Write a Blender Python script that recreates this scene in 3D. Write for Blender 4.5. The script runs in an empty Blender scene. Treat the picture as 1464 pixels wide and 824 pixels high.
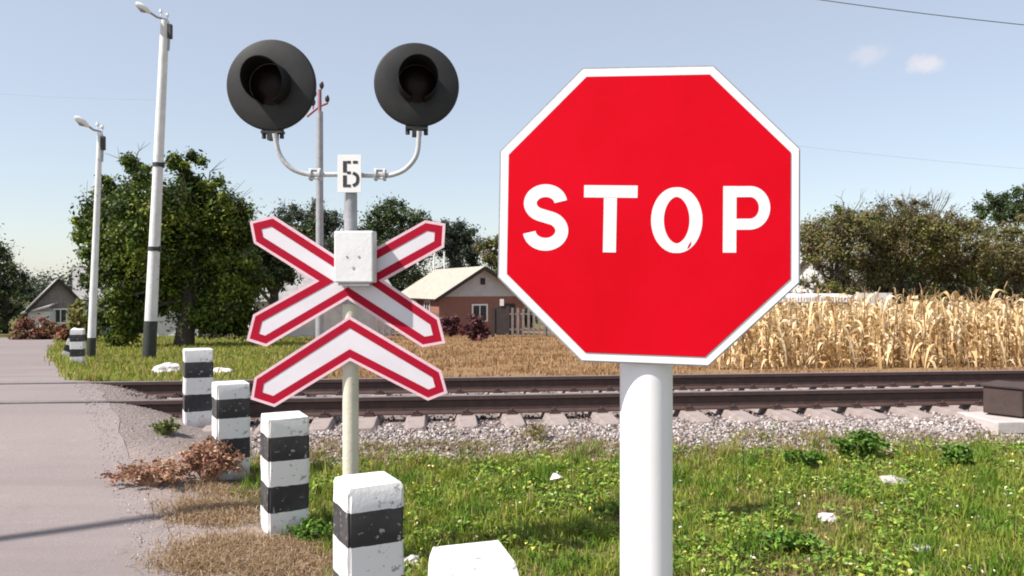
import bpy, bmesh, math, random
import numpy as np
from mathutils import Vector, Matrix, Euler

random.seed(7)
rng = np.random.default_rng(11)
S = bpy.context.scene
COL = S.collection
R = math.radians
PI = math.pi
CAMZ, F, CX, CY = 1.6, 1100.0, 732.0, 412.0     # eye height; focal length in photo pixels

# ------------------------------------------------------------------ terrain model
TA = R(6.3)                       # track direction
TC, TS = math.cos(TA), math.sin(TA)
C0 = 8.76 * TC
RAIL_TOP = 0.5

def cc(X, Y):                     # signed distance across the track, + is beyond it
    return -X * TS + Y * TC - C0

def track(u, c):                  # track coordinates to world
    return (u * TC - (c + C0) * TS, u * TS + (c + C0) * TC)

TPC = [-60, -8, -5.3, -3.7, -2.5, -2.05, -1.5, 1.5, 2.2, 4, 6, 60, 200, 3000]
TPZ = [0, 0, .01, .06, .11, .13, .245, .245, .1, .03, 0, -2.16, -3.6, -9]
RPC = [-60, -5.3, -3.7, -2.5, -1.6, -.85, .85, 1.8, 3.5, 6, 60, 200, 3000]
RPZ = [.03, .045, .10, .21, .37, .487, .487, .40, .22, .07, -2.1, -3.55, -9]

def edge(Y):                      # right edge of the road
    Y = np.asarray(Y, float)
    return np.where(Y < 20, .95 - .65 * Y, .95 - 13 - .58 * (Y - 20))

def sstep(x, a, b):
    t = np.clip((x - a) / (b - a), 0, 1)
    return t * t * (3 - 2 * t)

def wob(X, Y, s=1.0, k=0):
    return (np.sin(X * 1.7 * s + 1.3 + k) * np.sin(Y * 1.3 * s + .4 + 2 * k) + .6 * np.sin(X * 3.9 * s - Y * 2.1 * s + k)
            + .5 * np.sin(Y * 5.3 * s + X * 1.1 * s + 3 * k) + .4 * np.sin(7.7 * s * X + 6.1 * s * Y + k * 1.7)) / 2.5

def road_z(X, Y):
    return np.interp(cc(X, Y), RPC, RPZ)

def gz(X, Y):
    X = np.asarray(X, float); Y = np.asarray(Y, float)
    c = cc(X, Y)
    t = np.interp(c, TPC, TPZ)
    grassy = sstep(-c, 2.0, 2.6) + sstep(c, 2.2, 3.0)
    t = t + .018 * wob(X, Y, 1.0) * grassy + .01 * wob(X, Y, 3.1, 2) * grassy
    rz = road_z(X, Y)
    e = edge(Y)
    r = (X - e) * .84
    l = (e - 7.3 - X) * .84
    k = np.maximum(sstep(r, 0.0, 1.0), sstep(l, 0.0, 1.2))
    side = np.where((r > -.4) | (l > -.4), .006, .12)
    near = np.where(Y > 46, 0.0, 1.0)
    mixed = (rz - side) * (1 - k) + t * k
    return mixed * near + t * (1 - near)

def at(px, py, d):                # photo pixel + distance -> world point
    return Vector(((px - CX) / F * d, d, CAMZ - (py - CY) / F * d))

def hit(px, py, dmax=300):        # where the view ray through a photo pixel meets the ground
    d = np.linspace(1.5, dmax, 30000)
    X = (px - CX) / F * d
    Z = CAMZ - (py - CY) / F * d
    below = np.nonzero(Z < gz(X, d))[0]
    i = below[0] if len(below) else len(d) - 1
    return Vector((X[i], d[i], float(gz(X[i], d[i]))))

# ------------------------------------------------------------------ materials
def nt_of(name):
    m = bpy.data.materials.new(name); m.use_nodes = True
    nt = m.node_tree
    return m, nt, nt.nodes['Principled BSDF']

def lk(nt, a, b): nt.links.new(a, b)

def noise(nt, scale, detail=4, rough=.55, coord='Object', vec=None):
    n = nt.nodes.new('ShaderNodeTexNoise'); n.inputs['Scale'].default_value = scale
    n.inputs['Detail'].default_value = detail; n.inputs['Roughness'].default_value = rough
    if vec is None:
        tc = nt.nodes.new('ShaderNodeTexCoord'); vec = tc.outputs[coord]
    lk(nt, vec, n.inputs['Vector'])
    return n

def ramp(nt, fac, stops, interp='LINEAR'):
    r = nt.nodes.new('ShaderNodeValToRGB'); r.color_ramp.interpolation = interp
    els = r.color_ramp.elements
    while len(els) < len(stops): els.new(.5)
    for e, (p, c) in zip(els, stops):
        e.position = p; e.color = (*c, 1) if len(c) == 3 else c
    lk(nt, fac, r.inputs[0])
    return r

def mixc(nt, fac, a, b):
    m = nt.nodes.new('ShaderNodeMix'); m.data_type = 'RGBA'
    for s, v in ((0, fac), (6, a), (7, b)):
        if hasattr(v, 'links'): lk(nt, v, m.inputs[s])
        elif s == 0: m.inputs[0].default_value = v
        else: m.inputs[s].default_value = (*v, 1)
    return m.outputs[2]

def bump(nt, b, h, strength=.3, dist=.01):
    n = nt.nodes.new('ShaderNodeBump'); n.inputs['Strength'].default_value = strength
    n.inputs['Distance'].default_value = dist
    lk(nt, h, n.inputs['Height']); lk(nt, n.outputs[0], b.inputs['Normal'])

def mat(name, c1, c2=None, scale=8, rough=.7, metal=0, bs=.2, bd=.01, spots=None, spot_scale=30, spot_th=.66, spec=.5):
    m, nt, b = nt_of(name)
    c2 = c2 or tuple(x * .8 for x in c1)
    n = noise(nt, scale, 6)
    r = ramp(nt, n.outputs[0], [(.32, c1), (.68, c2)])
    out = r.outputs[0]
    if spots:
        n2 = noise(nt, spot_scale, 5, .6)
        f = ramp(nt, n2.outputs[0], [(spot_th, (0, 0, 0)), (spot_th + .04, (1, 1, 1))])
        out = mixc(nt, f.outputs[0], out, spots)
    lk(nt, out, b.inputs['Base Color'])
    b.inputs['Roughness'].default_value = rough; b.inputs['Metallic'].default_value = metal
    b.inputs['Specular IOR Level'].default_value = spec
    n3 = noise(nt, scale * 6, 4)
    bump(nt, b, n3.outputs[0], bs, bd)
    return m

def leafmat(name, trans=.3, rough=.55):
    m, nt, b = nt_of(name)
    at_ = nt.nodes.new('ShaderNodeAttribute'); at_.attribute_name = 'col'
    lk(nt, at_.outputs[0], b.inputs['Base Color'])
    b.inputs['Roughness'].default_value = rough
    b.inputs['Specular IOR Level'].default_value = .25
    t = nt.nodes.new('ShaderNodeBsdfTranslucent'); lk(nt, at_.outputs[0], t.inputs[0])
    mx = nt.nodes.new('ShaderNodeMixShader'); mx.inputs[0].default_value = trans
    lk(nt, b.outputs[0], mx.inputs[1]); lk(nt, t.outputs[0], mx.inputs[2])
    lk(nt, mx.outputs[0], nt.nodes['Material Output'].inputs[0])
    return m

M = {}
M['white_paint'] = mat('white_paint', (.82, .81, .80), (.74, .73, .72), 5, .45, bs=.05)
M['post_white'] = mat('post_white', (.84, .84, .84), (.78, .77, .77), 3, .35, bs=.04, spots=(.52, .47, .42), spot_scale=19, spot_th=.69)
M['sign_white'] = mat('sign_white', (.86, .85, .86), (.82, .80, .82), 4, .35, bs=.02)
M['sign_red'] = mat('sign_red', (.66, .0020, .014), (.57, .0012, .009), 3.5, .5, bs=.02, spec=.08)
M['cross_red'] = mat('cross_red', (.42, .008, .030), (.36, .008, .030), 6, .6, bs=.02, spec=.1)
M['cross_white'] = mat('cross_white', (.74, .70, .74), (.68, .64, .68), 5, .5, bs=.02)
M['grey_metal'] = mat('grey_metal', (.38, .38, .40), (.30, .30, .32), 9, .5, .2)
M['dark_paint'] = mat('dark_paint', (.022, .022, .023), (.034, .033, .032), 9, .6)
M['disc_black'] = mat('disc_black', (.026, .026, .027), (.037, .036, .036), 7, .6, bs=.05, spec=.25, spots=(.09, .09, .085), spot_scale=40, spot_th=.72)
M['hood_black'] = mat('hood_black', (.010, .010, .010), (.014, .0135, .0135), 9, .6, spec=.2)
M['lens_dark'] = mat('lens_dark', (.012, .004, .004), (.008, .003, .003), 9, .45, spec=.2)
M['box_grey'] = mat('box_grey', (.70, .70, .70), (.62, .62, .62), 6, .5, spots=(.4, .38, .36), spot_scale=30, spot_th=.75)
M['pole_cream'] = mat('pole_cream', (.66, .62, .50), (.56, .52, .42), 9, .6, spots=(.30, .26, .2), spot_scale=25, spot_th=.68)
M['lamp_white'] = mat('lamp_white', (.74, .74, .73), (.60, .60, .59), 5, .6, spots=(.34, .33, .31), spot_scale=9, spot_th=.66)
M['lamp_black'] = mat('lamp_black', (.02, .024, .02), (.035, .04, .035), 7, .6)
M['steel_rust'] = mat('steel_rust', (.085, .047, .040), (.055, .033, .030), 12, .7, .15, bs=.3)
M['rail_top'] = mat('rail_top', (.30, .26, .25), (.22, .18, .17), 14, .38, .6)
M['concrete'] = mat('concrete', (.33, .27, .25), (.25, .20, .185), 7, .9, bs=.4, spots=(.2, .16, .14), spot_scale=22, spot_th=.66)
M['slab'] = mat('slab', (.52, .47, .45), (.42, .37, .355), 7, .9, bs=.3)
M['stone'] = mat('stone', (.46, .42, .40), (.34, .30, .29), 9, .9, bs=.5)
M['stone_pale'] = mat('stone_pale', (.72, .68, .66), (.55, .5, .48), 9, .9, bs=.5)
M['rust_box'] = mat('rust_box', (.062, .036, .031), (.040, .025, .023), 9, .75, bs=.3)
M['bark'] = mat('bark', (.075, .058, .045), (.045, .036, .03), 9, .95, bs=.8, bd=.03)
M['twig'] = mat('twig', (.16, .135, .12), (.11, .09, .08), 9, .95)
M['brick'] = None
M['plaster_grey'] = mat('plaster_grey', (.50, .49, .50), (.43, .42, .43), 3, .9)
M['plaster_white'] = mat('plaster_white', (.66, .65, .64), (.55, .53, .52), 3, .9, spots=(.36, .33, .3), spot_scale=4, spot_th=.64)
M['wood_grey'] = mat('wood_grey', (.25, .22, .20), (.16, .14, .13), 6, .9)
M['wood_dark'] = mat('wood_dark', (.05, .036, .035), (.03, .024, .024), 6, .9)
M['glass'] = mat('glass', (.05, .055, .06), (.03, .035, .04), 3, .12)
M['insulator'] = mat('insulator', (.05, .03, .028), (.03, .02, .02), 9, .3)
M['red_paint'] = mat('red_paint', (.36, .17, .19), (.28, .12, .14), 9, .6)
M['leaf'] = leafmat('leaf', .2)
M['grass'] = leafmat('grass', .35, .6)
M['straw'] = leafmat('straw', .3, .7)
M['wire'] = mat('wire', (.16, .18, .22), (.13, .15, .19), 9, .6)

def roofmat(name, c1, c2, scale):
    m, nt, b = nt_of(name)
    tc = nt.nodes.new('ShaderNodeTexCoord')
    w = nt.nodes.new('ShaderNodeTexWave'); w.wave_type = 'BANDS'; w.bands_direction = 'X'
    w.inputs['Scale'].default_value = scale; w.inputs['Distortion'].default_value = .3
    lk(nt, tc.outputs['Object'], w.inputs['Vector'])
    n = noise(nt, 2.5, 6)
    r = ramp(nt, n.outputs[0], [(.3, c1), (.7, c2)])
    lk(nt, r.outputs[0], b.inputs['Base Color'])
    b.inputs['Roughness'].default_value = .85
    bump(nt, b, w.outputs[0], .6, .04)
    return m
M['roof_pale'] = roofmat('roof_pale', (.44, .40, .33), (.33, .30, .26), 2.2)
M['roof_grey'] = roofmat('roof_grey', (.40, .38, .37), (.26, .25, .25), 2.2)
M['roof_white'] = roofmat('roof_white', (.75, .75, .76), (.66, .66, .68), 2.0)

def brickmat():
    m, nt, b = nt_of('brick')
    tc = nt.nodes.new('ShaderNodeTexCoord')
    mp = nt.nodes.new('ShaderNodeMapping'); mp.inputs['Rotation'].default_value = (R(90), 0, 0)
    lk(nt, tc.outputs['Object'], mp.inputs[0])
    br = nt.nodes.new('ShaderNodeTexBrick'); br.inputs['Scale'].default_value = 3.2
    br.inputs['Color1'].default_value = (.26, .10, .07, 1); br.inputs['Color2'].default_value = (.20, .075, .055, 1)
    br.inputs['Mortar'].default_value = (.36, .28, .24, 1); br.inputs['Mortar Size'].default_value = .015
    lk(nt, mp.outputs[0], br.inputs[0]); lk(nt, br.outputs[0], b.inputs['Base Color'])
    b.inputs['Roughness'].default_value = .9
    return m
M['brick'] = brickmat()

def bollardmat():
    m, nt, b = nt_of('striped_paint')
    tc = nt.nodes.new('ShaderNodeTexCoord')
    sep = nt.nodes.new('ShaderNodeSeparateXYZ'); lk(nt, tc.outputs['Object'], sep.inputs[0])
    n = noise(nt, 9, 4, vec=tc.outputs['Object'])
    ad = nt.nodes.new('ShaderNodeMath'); ad.operation = 'MULTIPLY_ADD'
    lk(nt, n.outputs[0], ad.inputs[0]); ad.inputs[1].default_value = .022; lk(nt, sep.outputs[2], ad.inputs[2])
    W, K = (.80, .79, .78), (.026, .024, .027)
    s = .0110
    r = ramp(nt, ad.outputs[0], [(0, W), (.165 + s, K), (.328 + s, W), (.482 + s, K), (.632 + s, W)], 'CONSTANT')
    # dirt at the foot, knocked-off paint
    n2 = noise(nt, 26, 6, .65, vec=tc.outputs['Object'])
    chip = ramp(nt, n2.outputs[0], [(.605, (0, 0, 0)), (.63, (1, 1, 1))])
    c = mixc(nt, chip.outputs[0], r.outputs[0], (.36, .33, .32))
    n3 = noise(nt, 5, 5, vec=tc.outputs['Object'])
    dirt = nt.nodes.new('ShaderNodeMath'); dirt.operation = 'MULTIPLY_ADD'
    lk(nt, sep.outputs[2], dirt.inputs[0]); dirt.inputs[1].default_value = -3.0
    lk(nt, n3.outputs[0], dirt.inputs[2])
    dr = ramp(nt, dirt.outputs[0], [(.24, (0, 0, 0)), (.60, (.8, .8, .8))])
    c = mixc(nt, dr.outputs[0], c, (.30, .25, .21))
    n4 = noise(nt, 3, 4, vec=tc.outputs['Object'])
    du = ramp(nt, n4.outputs[0], [(.4, (0, 0, 0)), (.8, (.22, .22, .22))])
    c = mixc(nt, du.outputs[0], c, (.42, .39, .37))
    lk(nt, c, b.inputs['Base Color']); b.inputs['Roughness'].default_value = .6
    n5 = noise(nt, 60, 5, vec=tc.outputs['Object'])
    bump(nt, b, n5.outputs[0], .28, .008)
    return m
M['striped'] = bollardmat()

def groundmat():
    m, nt, b = nt_of('ground_soil')
    a = nt.nodes.new('ShaderNodeAttribute'); a.attribute_name = 'zone'
    sep = nt.nodes.new('ShaderNodeSeparateColor'); lk(nt, a.outputs[0], sep.inputs[0])
    big = noise(nt, 1.3, 6, .6); fine = noise(nt, 24, 6, .65); peb = noise(nt, 70, 3, .6)
    soil = ramp(nt, big.outputs[0], [(.35, (.11, .085, .05)), (.65, (.15, .12, .07))]).outputs[0]
    green = ramp(nt, fine.outputs[0], [(.3, (.085, .10, .022)), (.7, (.16, .15, .045))]).outputs[0]
    dry = ramp(nt, fine.outputs[0], [(.3, (.21, .125, .062)), (.7, (.30, .19, .10))]).outputs[0]
    dirt = ramp(nt, fine.outputs[0], [(.3, (.24, .195, .18)), (.7, (.31, .255, .235))]).outputs[0]
    grav = ramp(nt, peb.outputs[0], [(.35, (.13, .105, .098)), (.65, (.30, .255, .24))]).outputs[0]
    c = mixc(nt, .55, soil, green)
    c = mixc(nt, sep.outputs[0], c, dry)
    c = mixc(nt, sep.outputs[1], c, dirt)
    c = mixc(nt, sep.outputs[2], c, grav)
    lk(nt, c, b.inputs['Base Color']); b.inputs['Roughness'].default_value = 1
    b.inputs['Specular IOR Level'].default_value = .1
    bump(nt, b, fine.outputs[0], .6, .03)
    return m
M['ground'] = groundmat()

def asphaltmat():
    m, nt, b = nt_of('asphalt_old')
    big = noise(nt, .8, 6, .6); fine = noise(nt, 90, 5, .7); mid = noise(nt, 5, 6, .65)
    c = ramp(nt, big.outputs[0], [(.3, (.22, .186, .18)), (.7, (.265, .226, .219))]).outputs[0]
    sp = ramp(nt, fine.outputs[0], [(.35, (.17, .14, .137)), (.65, (.32, .27, .262))]).outputs[0]
    c = mixc(nt, .4, c, sp)
    pt = ramp(nt, mid.outputs[0], [(.58, (0, 0, 0)), (.72, (.4, .4, .4))])
    c = mixc(nt, pt.outputs[0], c, (.31, .262, .245))
    tcw = nt.nodes.new('ShaderNodeTexCoord')
    mpw = nt.nodes.new('ShaderNodeMapping'); mpw.inputs['Rotation'].default_value = (0, 0, R(-123)); mpw.inputs['Scale'].default_value = (.12, 1.6, 1)
    lk(nt, tcw.outputs['Object'], mpw.inputs[0])
    wn = noise(nt, 1.0, 5, .6, vec=mpw.outputs[0])
    wr = ramp(nt, wn.outputs[0], [(.42, (0, 0, 0)), (.62, (.55, .55, .55))])
    c = mixc(nt, wr.outputs[0], c, (.175, .148, .147))
    sn = noise(nt, 1.9, 6, .7); sr = ramp(nt, sn.outputs[0], [(.60, (0, 0, 0)), (.70, (.5, .5, .5))])
    c = mixc(nt, sr.outputs[0], c, (.155, .132, .13))
    gr = noise(nt, 210, 2, .5); gf = ramp(nt, gr.outputs[0], [(.64, (0, 0, 0)), (.70, (.8, .8, .8))])
    c = mixc(nt, gf.outputs[0], c, (.42, .37, .36))
    lk(nt, c, b.inputs['Base Color']); b.inputs['Roughness'].default_value = .9
    b.inputs['Specular IOR Level'].default_value = .2
    bump(nt, b, fine.outputs[0], .5, .006)
    return m
M['asphalt'] = asphaltmat()

# ------------------------------------------------------------------ building helpers
def tag(o, label=None, cat=None, group=None, kind=None):
    if label: o['label'] = label
    if cat: o['category'] = cat
    if group: o['group'] = group
    if kind: o['kind'] = kind
    return o

def empty(name, loc, label, cat, group=None, rz=0):
    o = bpy.data.objects.new(name, None); COL.objects.link(o)
    o.location = loc; o.rotation_euler = (0, 0, rz); o.empty_display_size = .2
    return tag(o, label, cat, group)

class MB:
    def __init__(s): s.v = []; s.f = []; s.m = []
    def add(s, verts, faces, mi=0, mtx=None):
        k = len(s.v)
        for p in verts:
            p = Vector(p)
            if mtx is not None: p = mtx @ p
            s.v.append(tuple(p))
        for f in faces:
            s.f.append([k + i for i in f]); s.m.append(mi)
        return s
    def box(s, c, size, mi=0, rot=None):
        x, y, z = (a / 2 for a in size)
        vs = [(-x, -y, -z), (x, -y, -z), (x, y, -z), (-x, y, -z), (-x, -y, z), (x, -y, z), (x, y, z), (-x, y, z)]
        fs = [(0, 3, 2, 1), (4, 5, 6, 7), (0, 1, 5, 4), (1, 2, 6, 5), (2, 3, 7, 6), (3, 0, 4, 7)]
        mt = Matrix.Translation(Vector(c))
        if rot is not None: mt = mt @ Euler(rot).to_matrix().to_4x4()
        return s.add(vs, fs, mi, mt)
    def tube(s, pts, rad, seg=10, mi=0, caps=True):
        pts = [Vector(p) for p in pts]
        n = len(pts)
        if not hasattr(rad, '__len__'): rad = [rad] * n
        k = len(s.v)
        ref = None
        for i, p in enumerate(pts):
            d = (pts[min(i + 1, n - 1)] - pts[max(i - 1, 0)]).normalized()
            if ref is None:
                ref = Vector((1, 0, 0)) if abs(d.x) < .8 else Vector((0, 1, 0))
            a = (ref - d * ref.dot(d)).normalized(); b = d.cross(a); ref = a
            for j in range(seg):
                t = 2 * PI * j / seg
                s.v.append(tuple(p + (a * math.cos(t) + b * math.sin(t)) * rad[i]))
        for i in range(n - 1):
            for j in range(seg):
                j2 = (j + 1) % seg
                s.f.append([k + i * seg + j, k + i * seg + j2, k + (i + 1) * seg + j2, k + (i + 1) * seg + j]); s.m.append(mi)
        if caps:
            s.f.append([k + j for j in range(seg)][::-1]); s.m.append(mi)
            s.f.append([k + (n - 1) * seg + j for j in range(seg)]); s.m.append(mi)
        return s
    def prism(s, poly, y0, y1, mi=0, mtx=None):      # polygon in the x-z plane, extruded in y (y0 is the front)
        n = len(poly)
        vs = [(x, y0, z) for x, z in poly] + [(x, y1, z) for x, z in poly]
        fs = [list(range(n)), list(range(2 * n - 1, n - 1, -1))] + [[i, n + i, n + (i + 1) % n, (i + 1) % n] for i in range(n)]
        return s.add(vs, fs, mi, mtx)
    def build(s, name, mats, parent=None, loc=(0, 0, 0), rot=(0, 0, 0), smooth=False, bevel=0, seg=2):
        me = bpy.data.meshes.new(name); me.from_pydata(s.v, [], s.f)
        for m in (mats if isinstance(mats, (list, tuple)) else [mats]): me.materials.append(m)
        me.polygons.foreach_set('material_index', s.m)
        bm = bmesh.new(); bm.from_mesh(me); bmesh.ops.recalc_face_normals(bm, faces=bm.faces); bm.to_mesh(me); bm.free()
        if smooth: me.shade_smooth(); me.set_sharp_from_angle(angle=R(38))
        o = bpy.data.objects.new(name, me); COL.objects.link(o)
        o.location = loc; o.rotation_euler = rot
        if parent: o.parent = parent
        if bevel:
            b = o.modifiers.new('bevel', 'BEVEL'); b.width = bevel; b.segments = seg; b.limit_method = 'ANGLE'; b.angle_limit = R(40)
        return o

def inset(poly, d):               # inward mitred offset of a polygon
    n = len(poly)
    area = sum(poly[i][0] * poly[(i + 1) % n][1] - poly[(i + 1) % n][0] * poly[i][1] for i in range(n))
    sg = 1 if area > 0 else -1
    out = []
    for i in range(n):
        p0, p1, p2 = (Vector(poly[(i + k) % n]) for k in (-1, 0, 1))
        e1 = (p1 - p0).normalized(); e2 = (p2 - p1).normalized()
        n1 = Vector((-e1.y, e1.x)) * sg; n2 = Vector((-e2.y, e2.x)) * sg
        b = (n1 + n2); b = b / max(.3, b.dot(n1))
        out.append(tuple(p1 + b * d))
    return out

def arrays(name, V, Fc, mat_, col=None, parent=None, loc=(0, 0, 0), flat=False):
    """mesh from numpy arrays: V (N,3), Fc (M,k), per-vertex colour (N,3)"""
    me = bpy.data.meshes.new(name)
    V = np.asarray(V, np.float32); Fc = np.asarray(Fc, np.int32); k = Fc.shape[1]
    me.vertices.add(len(V)); me.vertices.foreach_set('co', V.ravel())
    me.loops.add(Fc.size); me.loops.foreach_set('vertex_index', Fc.ravel())
    me.polygons.add(len(Fc)); me.polygons.foreach_set('loop_start', np.arange(0, Fc.size, k, dtype=np.int32))
    me.polygons.foreach_set('loop_total', np.full(len(Fc), k, np.int32))
    if col is not None:
        a = me.attributes.new('col', 'FLOAT_COLOR', 'POINT')
        a.data.foreach_set('color', np.concatenate([col, np.ones((len(col), 1))], 1).astype(np.float32).ravel())
    me.materials.append(mat_)
    me.update(calc_edges=True)
    if flat: me.shade_flat()
    o = bpy.data.objects.new(name, me); COL.objects.link(o); o.location = loc
    if parent: o.parent = parent
    return o

# ------------------------------------------------------------------ camera, sun, sky
cam = bpy.data.cameras.new('camera'); cam.sensor_width = 36; cam.lens = 36 * F / 1464
cam.clip_start = .05; cam.clip_end = 5000
co = bpy.data.objects.new('camera', cam); COL.objects.link(co)
co.location = (0, 0, CAMZ); co.rotation_euler = (R(90), 0, 0)
S.camera = co

SUN = Vector((-2.15, -1.05, 2.65)).normalized()
sl = bpy.data.lights.new('sun', 'SUN'); sl.energy = 4.4; sl.angle = R(.55); sl.color = (1, .945, .87)
so = bpy.data.objects.new('sun', sl); COL.objects.link(so)
so.rotation_euler = SUN.to_track_quat('Z', 'Y').to_euler(); so.location = (0, 0, 30)

w = bpy.data.worlds.new('World'); S.world = w; w.use_nodes = True
nt = w.node_tree
sky = nt.nodes.new('ShaderNodeTexSky'); sky.sky_type = 'NISHITA'; sky.sun_disc = False
sky.sun_elevation = math.asin(SUN.z); sky.sun_rotation = math.atan2(SUN.x, SUN.y)
sky.altitude = 100; sky.air_density = 1.0; sky.dust_density = .8; sky.ozone_density = 1.2
bg = nt.nodes['Background']; bg.inputs[1].default_value = .116
tc = nt.nodes.new('ShaderNodeTexCoord')
out = mixc(nt, .5, sky.outputs[0], (3.6, 3.62, 3.72))      # thin bright summer veil over the blue
# two faint fair-weather clouds low in the sky
for (px, py, rx, rz, k) in ((1243, 80, 34, 19, .30), (1326, 92, 26, 14, .55)):
    d = Vector(((px - CX) / F, 1, -(py - CY) / F)).normalized()
    nz = noise(nt, 30, 5, .6, vec=tc.outputs['Generated'])
    sb = nt.nodes.new('ShaderNodeVectorMath'); sb.operation = 'SUBTRACT'
    lk(nt, tc.outputs['Generated'], sb.inputs[0]); sb.inputs[1].default_value = d
    sc_ = nt.nodes.new('ShaderNodeVectorMath'); sc_.operation = 'MULTIPLY'
    lk(nt, sb.outputs[0], sc_.inputs[0]); sc_.inputs[1].default_value = (F / rx, F / rx, F / rz)
    ln = nt.nodes.new('ShaderNodeVectorMath'); ln.operation = 'LENGTH'; lk(nt, sc_.outputs[0], ln.inputs[0])
    ma = nt.nodes.new('ShaderNodeMath'); ma.operation = 'MULTIPLY_ADD'
    lk(nt, nz.outputs[0], ma.inputs[0]); ma.inputs[1].default_value = 1.6; lk(nt, ln.outputs['Value'], ma.inputs[2])
    rr = ramp(nt, ma.outputs[0], [(.75 / 1.0 - .05, (k, k, k)), (1.0, (0, 0, 0))])
    dv = nt.nodes.new('ShaderNodeMath'); dv.operation = 'MULTIPLY'; dv.inputs[1].default_value = .6
    lk(nt, ma.outputs[0], dv.inputs[0]); lk(nt, dv.outputs[0], rr.inputs[0])
    out = mixc(nt, rr.outputs[0], out, (5.0, 4.6, 4.6))
lk(nt, out, bg.inputs[0])
S.cycles.filter_width = 1.9
S.view_settings.view_transform = 'Standard'; S.view_settings.look = 'None'
S.view_settings.exposure = .75; S.view_settings.gamma = 1

# ------------------------------------------------------------------ ground sheet
def axis(lo, f0, f1, hi, fine, grow=1.16):
    a = list(np.arange(f0, f1 + 1e-6, fine))
    st = fine; x = f1
    while x < hi: st *= grow; x += st; a.append(x)
    st = fine; x = f0; pre = []
    while x > lo: st *= grow; x -= st; pre.append(x)
    return np.array(pre[::-1] + a)
xs = axis(-1500, -9, 8, 1500, .1); ys = axis(-60, -1, 15, 2600, .1, 1.12)
XX, YY = np.meshgrid(xs, ys); X, Y = XX.ravel(), YY.ravel()
Z = gz(X, Y)
nx, ny = len(xs), len(ys)
ii = (np.arange(ny - 1)[:, None] * nx + np.arange(nx - 1)[None]).ravel()
g = arrays('ground', np.stack([X, Y, Z], 1), np.stack([ii, ii + 1, ii + 1 + nx, ii + nx], 1), M['ground'])
c = cc(X, Y); r = (X - edge(Y)) * .84; l = (edge(Y) - 7.3 - X) * .84
dry = sstep(c, 1.6, 2.6) * sstep(X + .25 * Y, -1.8, .8) * (1 - sstep(Y, 60, 90)) * .9
dirt = (1 - sstep(r + .25 * wob(X, Y, 2), .45, .85)) * (1 - sstep(c, 1.6, 3.5)) * (l < 0)
grv = sstep(c + .2 * wob(X, Y, 1.6, 1), -2.2, -1.75) * (1 - sstep(c, 1.6, 2.1))
a = g.data.attributes.new('zone', 'FLOAT_COLOR', 'POINT')
a.data.foreach_set('color', np.stack([dry, dirt, grv, np.ones_like(dry)], 1).astype(np.float32).ravel())
g.data.shade_smooth()
tag(g, kind='structure')

# ------------------------------------------------------------------ road: a swept slab with a real edge
path = [(float(edge(y)), y) for y in list(np.arange(-2, 14, .14)) + list(np.arange(14, 38, .8))]
x0, y0 = path[-1]; ang = math.atan2(1, -.58)
for k in range(22):
    ang += R(3.4); x0 += .9 * math.cos(ang); y0 += .9 * math.sin(ang); path.append((x0, y0))
for k in range(40): x0 += 1.5 * math.cos(ang); y0 += 1.5 * math.sin(ang); path.append((x0, y0))
NC = 16; V = []; Fq = []
for i, (px, py) in enumerate(path):
    q0 = path[max(i - 1, 0)]; q1 = path[min(i + 1, len(path) - 1)]
    t = Vector((q1[0] - q0[0], q1[1] - q0[1])).normalized(); nrm = Vector((-t.y, t.x))
    jit = .016 * math.sin(py * 5.1) + .014 * math.sin(py * 11.3 + 1) + .012 * math.sin(py * 23.0)
    for j in range(-1, NC + 2):
        jj = min(max(j, 0), NC)
        p = Vector((px, py)) + nrm * (6.1 * jj / NC + (jit if jj == 0 else 0))
        z = float(road_z(p.x, p.y)) if py < 36 else float(np.interp(cc(p.x, p.y), TPC, TPZ)) + .07
        if j in (-1, NC + 1): z -= .16; 
        V.append((p.x, p.y, z))
W_ = NC + 3
for i in range(len(path) - 1):
    for j in range(W_ - 1):
        a_ = i * W_ + j; Fq.append((a_, a_ + W_, a_ + W_ + 1, a_ + 1))
road = arrays('road', V, Fq, M['asphalt']); road.data.shade_flat(); tag(road, kind='structure')

# ------------------------------------------------------------------ railway: rails, sleepers, ballast
prof = [(-.075, 0), (.075, 0), (.075, .012), (.012, .032), (.010, .125), (.037, .142), (.037, .178), (.030, .182), (-.030, .182), (-.037, .178), (-.037, .142), (-.010, .125), (-.012, .032), (-.075, .012)]
for c_, lab in ((-.7975, 'rusty rail nearer to the stop sign, its whole side showing above the sleeper ends'), (.7975, 'rusty steel rail farther from the stop sign, in front of the corn')):
    mb = MB(); n = len(prof); us = list(np.arange(-22, 40.1, 1.0))
    for u in us:
        for (a_, z) in prof: mb.v.append((u, a_, z))
    for i in range(len(us) - 1):
        for j in range(n):
            j2 = (j + 1) % n
            mb.f.append([i * n + j, i * n + j2, (i + 1) * n + j2, (i + 1) * n + j]); mb.m.append(1 if j in (6, 7, 8) else 0)
    x_, y_ = track(0, c_)
    o = mb.build('rail', [M['steel_rust'], M['rail_top']], loc=(x_, y_, RAIL_TOP - .182), rot=(0, 0, TA))
    tag(o, lab, 'rail', 'rails of the railway track')

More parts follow.
